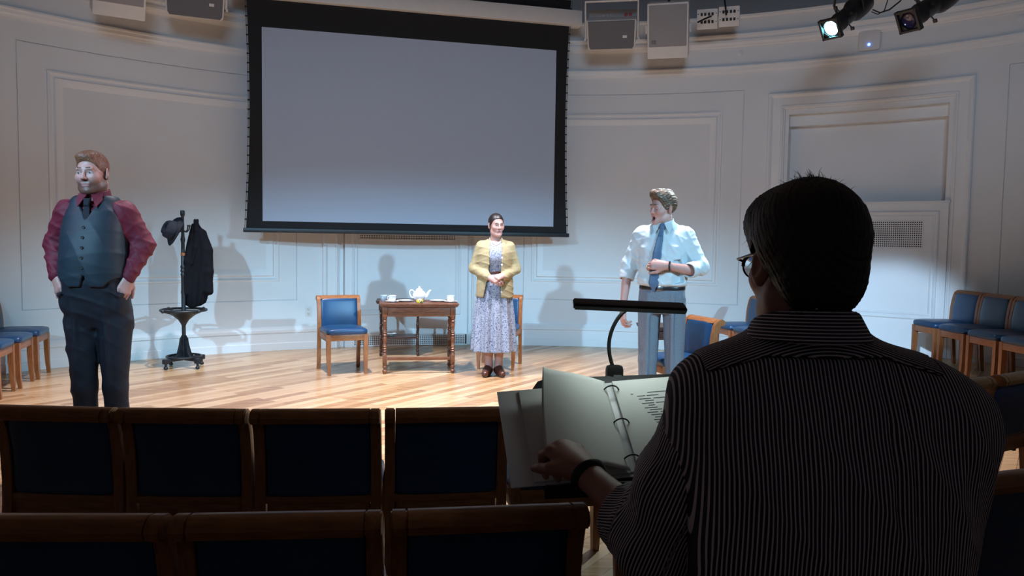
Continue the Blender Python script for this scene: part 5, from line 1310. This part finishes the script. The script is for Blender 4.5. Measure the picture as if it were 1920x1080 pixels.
# ------------------------------------------------------------------ loudspeakers, patch boxes and lights hung above the stage
def grille_mesh_mat():
    m = mat('perforated', (.24, .24, .255), .6); nt = m.node_tree; n = nt.nodes; l = nt.links
    tc = n.new('ShaderNodeTexCoord'); vo = n.new('ShaderNodeTexVoronoi'); vo.inputs['Scale'].default_value = 55; vo.inputs['Randomness'].default_value = 0.0
    l.new(tc.outputs['Object'], vo.inputs['Vector']); cr = n.new('ShaderNodeValToRGB'); cr.color_ramp.elements[0].position = .38; cr.color_ramp.elements[0].color = (.03, .03, .035, 1); cr.color_ramp.elements[1].position = .46; cr.color_ramp.elements[1].color = (.30, .30, .32, 1)
    l.new(vo.outputs['Distance'], cr.inputs[0]); l.new(cr.outputs[0], n['Principled BSDF'].inputs['Base Color'])
grille_mesh_mat()
def big_speaker(label, p, rz, tilt):
    t = thing('loudspeaker', label, 'loudspeaker', p, rz, 'large white loudspeakers above the stage'); t.rotation_euler = (tilt, 0, rz)
    MB().box((0, .17, 0), (.47, .34, .62), .012).obj('cabinet', 'white_plastic', t)
    MB().box((0, -.004, .055), (.43, .012, .46), .006).obj('grille', 'perforated', t)
    MB().box((-.16, -.0115, -.12), (.055, .004, .045), .002).obj('badge', 'grey_mesh', t)
    for s in (-1, 1):
        MB().box((s * .252, .10, .02), (.024, .05, .10), .006).obj('bracket', 'white_plastic', t)
    MB().tube([(0, .2, .30), (0, .2, .9)], .014, 8).obj('hanger', 'black_metal', t)
big_speaker('large white loudspeaker with perforated grille right of the screen', at(1252, 58, 9.25), R_(-14), R_(20))
big_speaker('large white loudspeaker at the top left, mostly above the frame', at(225, -28, 7.75), R_(32), R_(24))
def monitor(label, p, rz, tilt, w=.56, h=.34):
    t = thing('stage_monitor', label, 'loudspeaker', p, rz, 'grey fronted loudspeakers above the stage'); t.rotation_euler = (tilt, 0, rz)
    out = [(-w / 2, -h / 2 + .03), (-w / 2 + .02, -h / 2), (w / 2 - .02, -h / 2), (w / 2, -h / 2 + .03), (w / 2 + .01, h / 2), (-w / 2 - .01, h / 2)]
    MB().prism(out, 'y', 0.012, .26, .006).obj('cabinet', 'white_plastic', t)
    MB().prism([(x * .95, z * .94) for x, z in out], 'y', 0, .012, .003).obj('front_cloth', 'grey_cloth', t)
    MB().box((.16, -.002, -.02), (.05, .004, .03), .001).obj('badge', 'white_plastic', t)
    yk = MB().tube([(-w / 2 - .03, .12, -.06), (-w / 2 - .03, .12, h / 2 + .20), (w / 2 + .03, .12, h / 2 + .20), (w / 2 + .03, .12, -.06)], .016, 8); yk.obj('yoke', 'white_plastic', t)
    for s in (-1, 1): MB().lathe([(0, 0), (.02, 0), (.02, .02), (0, .022)], 12, Matrix.Translation((s * (w / 2 + .03), .12, -.06)) @ Matrix.Rotation(s * PI / 2, 4, 'Y')).obj('knob', 'white_plastic', t)
monitor('grey fronted loudspeaker between the screen and the large right speaker', at(1146, 66, 9.45), R_(-10), R_(24))
monitor('grey fronted loudspeaker at the top edge left of the screen', at(366, 2, 8.3), R_(24), R_(20))
def patch_box(label, px, py, Y, rz):
    t = thing('patch_box', label, 'patch box', at(px, py, Y), rz, 'cable patch boxes on the ledge'); t.rotation_euler = (R_(18), 0, rz)
    MB().box((0, .06, 0), (.235, .12, .225), .006).obj('box', 'white_plastic', t)
    for r in (0, 1):
        for c in range(4):
            s_ = MB().box((-.063 + c * .04 + .003 * (c > 1), -.003, .055 - r * .085), (.026, .010, .034), .004).obj('socket', 'rubber_black', t)
    for sx in (-1, 1):
        for z in (.06, -.03): MB().sphere((sx * .1, -.003, z), .006, 5).obj('screw', 'black_metal', t)
patch_box('white patch box with two rows of black sockets, next to the large speaker', 1326, 36, 9.3, R_(-16))
patch_box('white patch box with two rows of black sockets, the right one of the pair', 1367, 31, 9.25, R_(-18))
tag(MB().tube([at(1362, 28, 9.2), at(1360, 10, 9.22), at(1356, -20, 9.25)], .010, 6).obj('patch_cable', 'rubber_black'), 'black cable dropping into the right patch box', 'cable')
tag(MB().tube([at(1334, 30, 9.2), at(1320, 36, 9.18), at(1308, 42, 9.17)], .010, 6).obj('patch_cable', 'rubber_black'), 'short black cable sticking out of the left patch box', 'cable')
# wall box with red and black sockets behind the monitor
t = thing('socket_panel', 'grey wall panel with red and black sockets above the grey loudspeaker', 'socket panel', at(1150, 33, 10.25), R_(-8))
MB().box((0, .03, 0), (.62, .06, .20), .006).obj('panel', 'ceiling_paint', t)
for i in range(4): MB().lathe([(0, 0), (.022, 0), (.022, .02), (0, .024)], 12, Matrix.Translation((.16 + .055 * (i % 2), 0, .03 - .06 * (i // 2))) @ Matrix.Rotation(PI / 2, 4, 'X')).obj('socket', 'red_plastic' if i < 2 else 'rubber_black', t)
for i in range(6): MB().box((-.12 + .045 * (i % 3), -.002, .03 - .05 * (i // 3)), (.014, .006, .03), .002).obj('switch', 'white_plastic', t)
# white lighting pipe in front of the cove
pp = [Vector(wp(a, 4.36, .45)) for a in range(-60, 61, 3)]
tg = thing('lighting_pipe', 'long white curved pipe running above the cornice', 'pipe', pp[20])
MB().tube([p - pp[20] for p in pp], .035, 10).obj('pipe', 'white_plastic', tg)
for a in (2, 7.5, 12.5, 16, 19.5, 24):
    c = Vector(wp(a, 4.36, .45)) - pp[20]; MB().box(c + Vector((0, -.02, .0)), (.03, .11, .10), .008).obj('clamp', 'rubber_black', tg); MB().tube([c, c + Vector((0, 0, .7))], .012, 6).obj('hanger', 'black_metal', tg)

# ellipsoidal spotlights
def ellipsoidal(label, px, py, Y, tail, lit):
    p = at(px, py, Y); q = at(tail[0], tail[1], tail[2]); ax = (p - q).normalized()
    t = thing('stage_spotlight', label, 'spotlight', p, 0, 'black stage spotlights'); t.rotation_euler = ax.to_track_quat('Z', 'Y').to_euler()   # local +z looks out of the lens
    barrel = MB().lathe([(.072, -.38), (.078, -.36), (.078, -.20), (.085, -.19), (.085, -.17), (.078, -.16), (.078, -.03), (.070, -.03), (.070, -.10), (0, -.10)], 24); barrel.obj('barrel', 'black_metal', t)
    MB().lathe([(0, -.72), (.06, -.71), (.098, -.66), (.105, -.58), (.105, -.46), (.085, -.40), (.075, -.375)], 24).obj('lamp_housing', 'black_metal', t)
    fr = MB()
    for s in (-1, 1):
        fr.box((s * .083, 0, -.015), (.02, .19, .05), .003); fr.box((0, s * .083, -.015), (.19, .02, .05), .003)
    fr.obj('gel_frame', 'black_metal', t)
    fr2 = MB()
    for k in range(4):
        a = k * PI / 2 + PI / 4; fr2.prism([(.069 * math.cos(a), .069 * math.sin(a)), (.094 * math.cos(a - .78), .094 * math.sin(a - .78)), (.132 * math.cos(a), .132 * math.sin(a)), (.094 * math.cos(a + .78), .094 * math.sin(a + .78))], 'z', -.02, -.012)
    fr2.obj('frame_plate', 'black_metal', t)
    MB().lathe([(0, -.060), (.04, -.052), (.066, -.036), (.068, -.032), (.066, -.04), (0, -.08)], 24).obj('lens', 'lens_lit' if lit else 'lens_dark', t)
    for a, z in ((.4, -.20), (2.2, -.30), (3.7, -.12), (5.2, -.26)):
        MB().tube([(.07 * math.cos(a), .07 * math.sin(a), z), (.12 * math.cos(a), .12 * math.sin(a), z)], .006, 6).box((.125 * math.cos(a), .125 * math.sin(a), z), (.03, .03, .022), .004).obj('shutter_handle', 'black_metal', t)
    MB().tube([(-.13, 0, -.40), (-.14, .10, -.40), (-.08, .24, -.40), (.08, .24, -.40), (.14, .10, -.40), (.13, 0, -.40)], .012, 8).obj('yoke', 'black_metal', t)
    if lit:
        ld = bpy.data.lights.new('stage_spotlight_beam', 'SPOT'); ld.energy = 420; ld.color = (.62, .86, 1.0); ld.spot_size = R_(44); ld.spot_blend = .35; ld.shadow_soft_size = .05
        lo_ = bpy.data.objects.new('stage_spotlight_beam', ld); COL.objects.link(lo_); lo_.parent = t; lo_.location = (0, 0, .03); lo_.rotation_euler = (PI, 0, 0)
    return t
mat('lens_lit', (.5, .9, 1), .3, emit=(.30, .85, 1.0), estr=9.0); mat('lens_dark', (.03, .02, .07), .06, spec=.8)
ellipsoidal('lit black stage spotlight with a bright cyan lens at the top right', 1556, 55, 7.3, (1640, -12, 7.75), True)
ellipsoidal('unlit black stage spotlight at the top right, nearer the edge', 1702, 40, 6.6, (1800, -25, 6.95), False)
tag(MB().tube([at(1636, 18, 7.3), at(1650, 24, 7.3), at(1668, 18, 7.3), at(1688, 2, 7.3), at(1700, -20, 7.3)], .007, 6).obj('spotlight_cable', 'rubber_black'), 'thin black cable looping between the two stage spotlights', 'cable')
tag(MB().tube([at(1634, 22, 7.4), at(1646, 27, 7.4), at(1658, 20, 7.4), at(1664, 2, 7.4), at(1664, -20, 7.4)], .005, 6).obj('spotlight_cable', 'rubber_black'), 'thinner inner black cable beside the lit spotlight', 'cable')
# wireless access point on the frieze
aa = 34.8; t = thing('access_point', 'white rounded wireless access point with a blue light on the frieze', 'access point', wp(aa, 3.705, .004), -R_(aa))
MB().superq((0, -.018, 0), (.235, .04, .235), .25, .5, 40, 14).obj('shell', 'white_plastic', t, ang=80)
mat('led_blue', (.1, .3, 1), .4, emit=(.05, .22, 1.0), estr=14.0)
MB().sphere((.0, -.038, -.055), .012, 8).obj('status_light', 'led_blue', t)
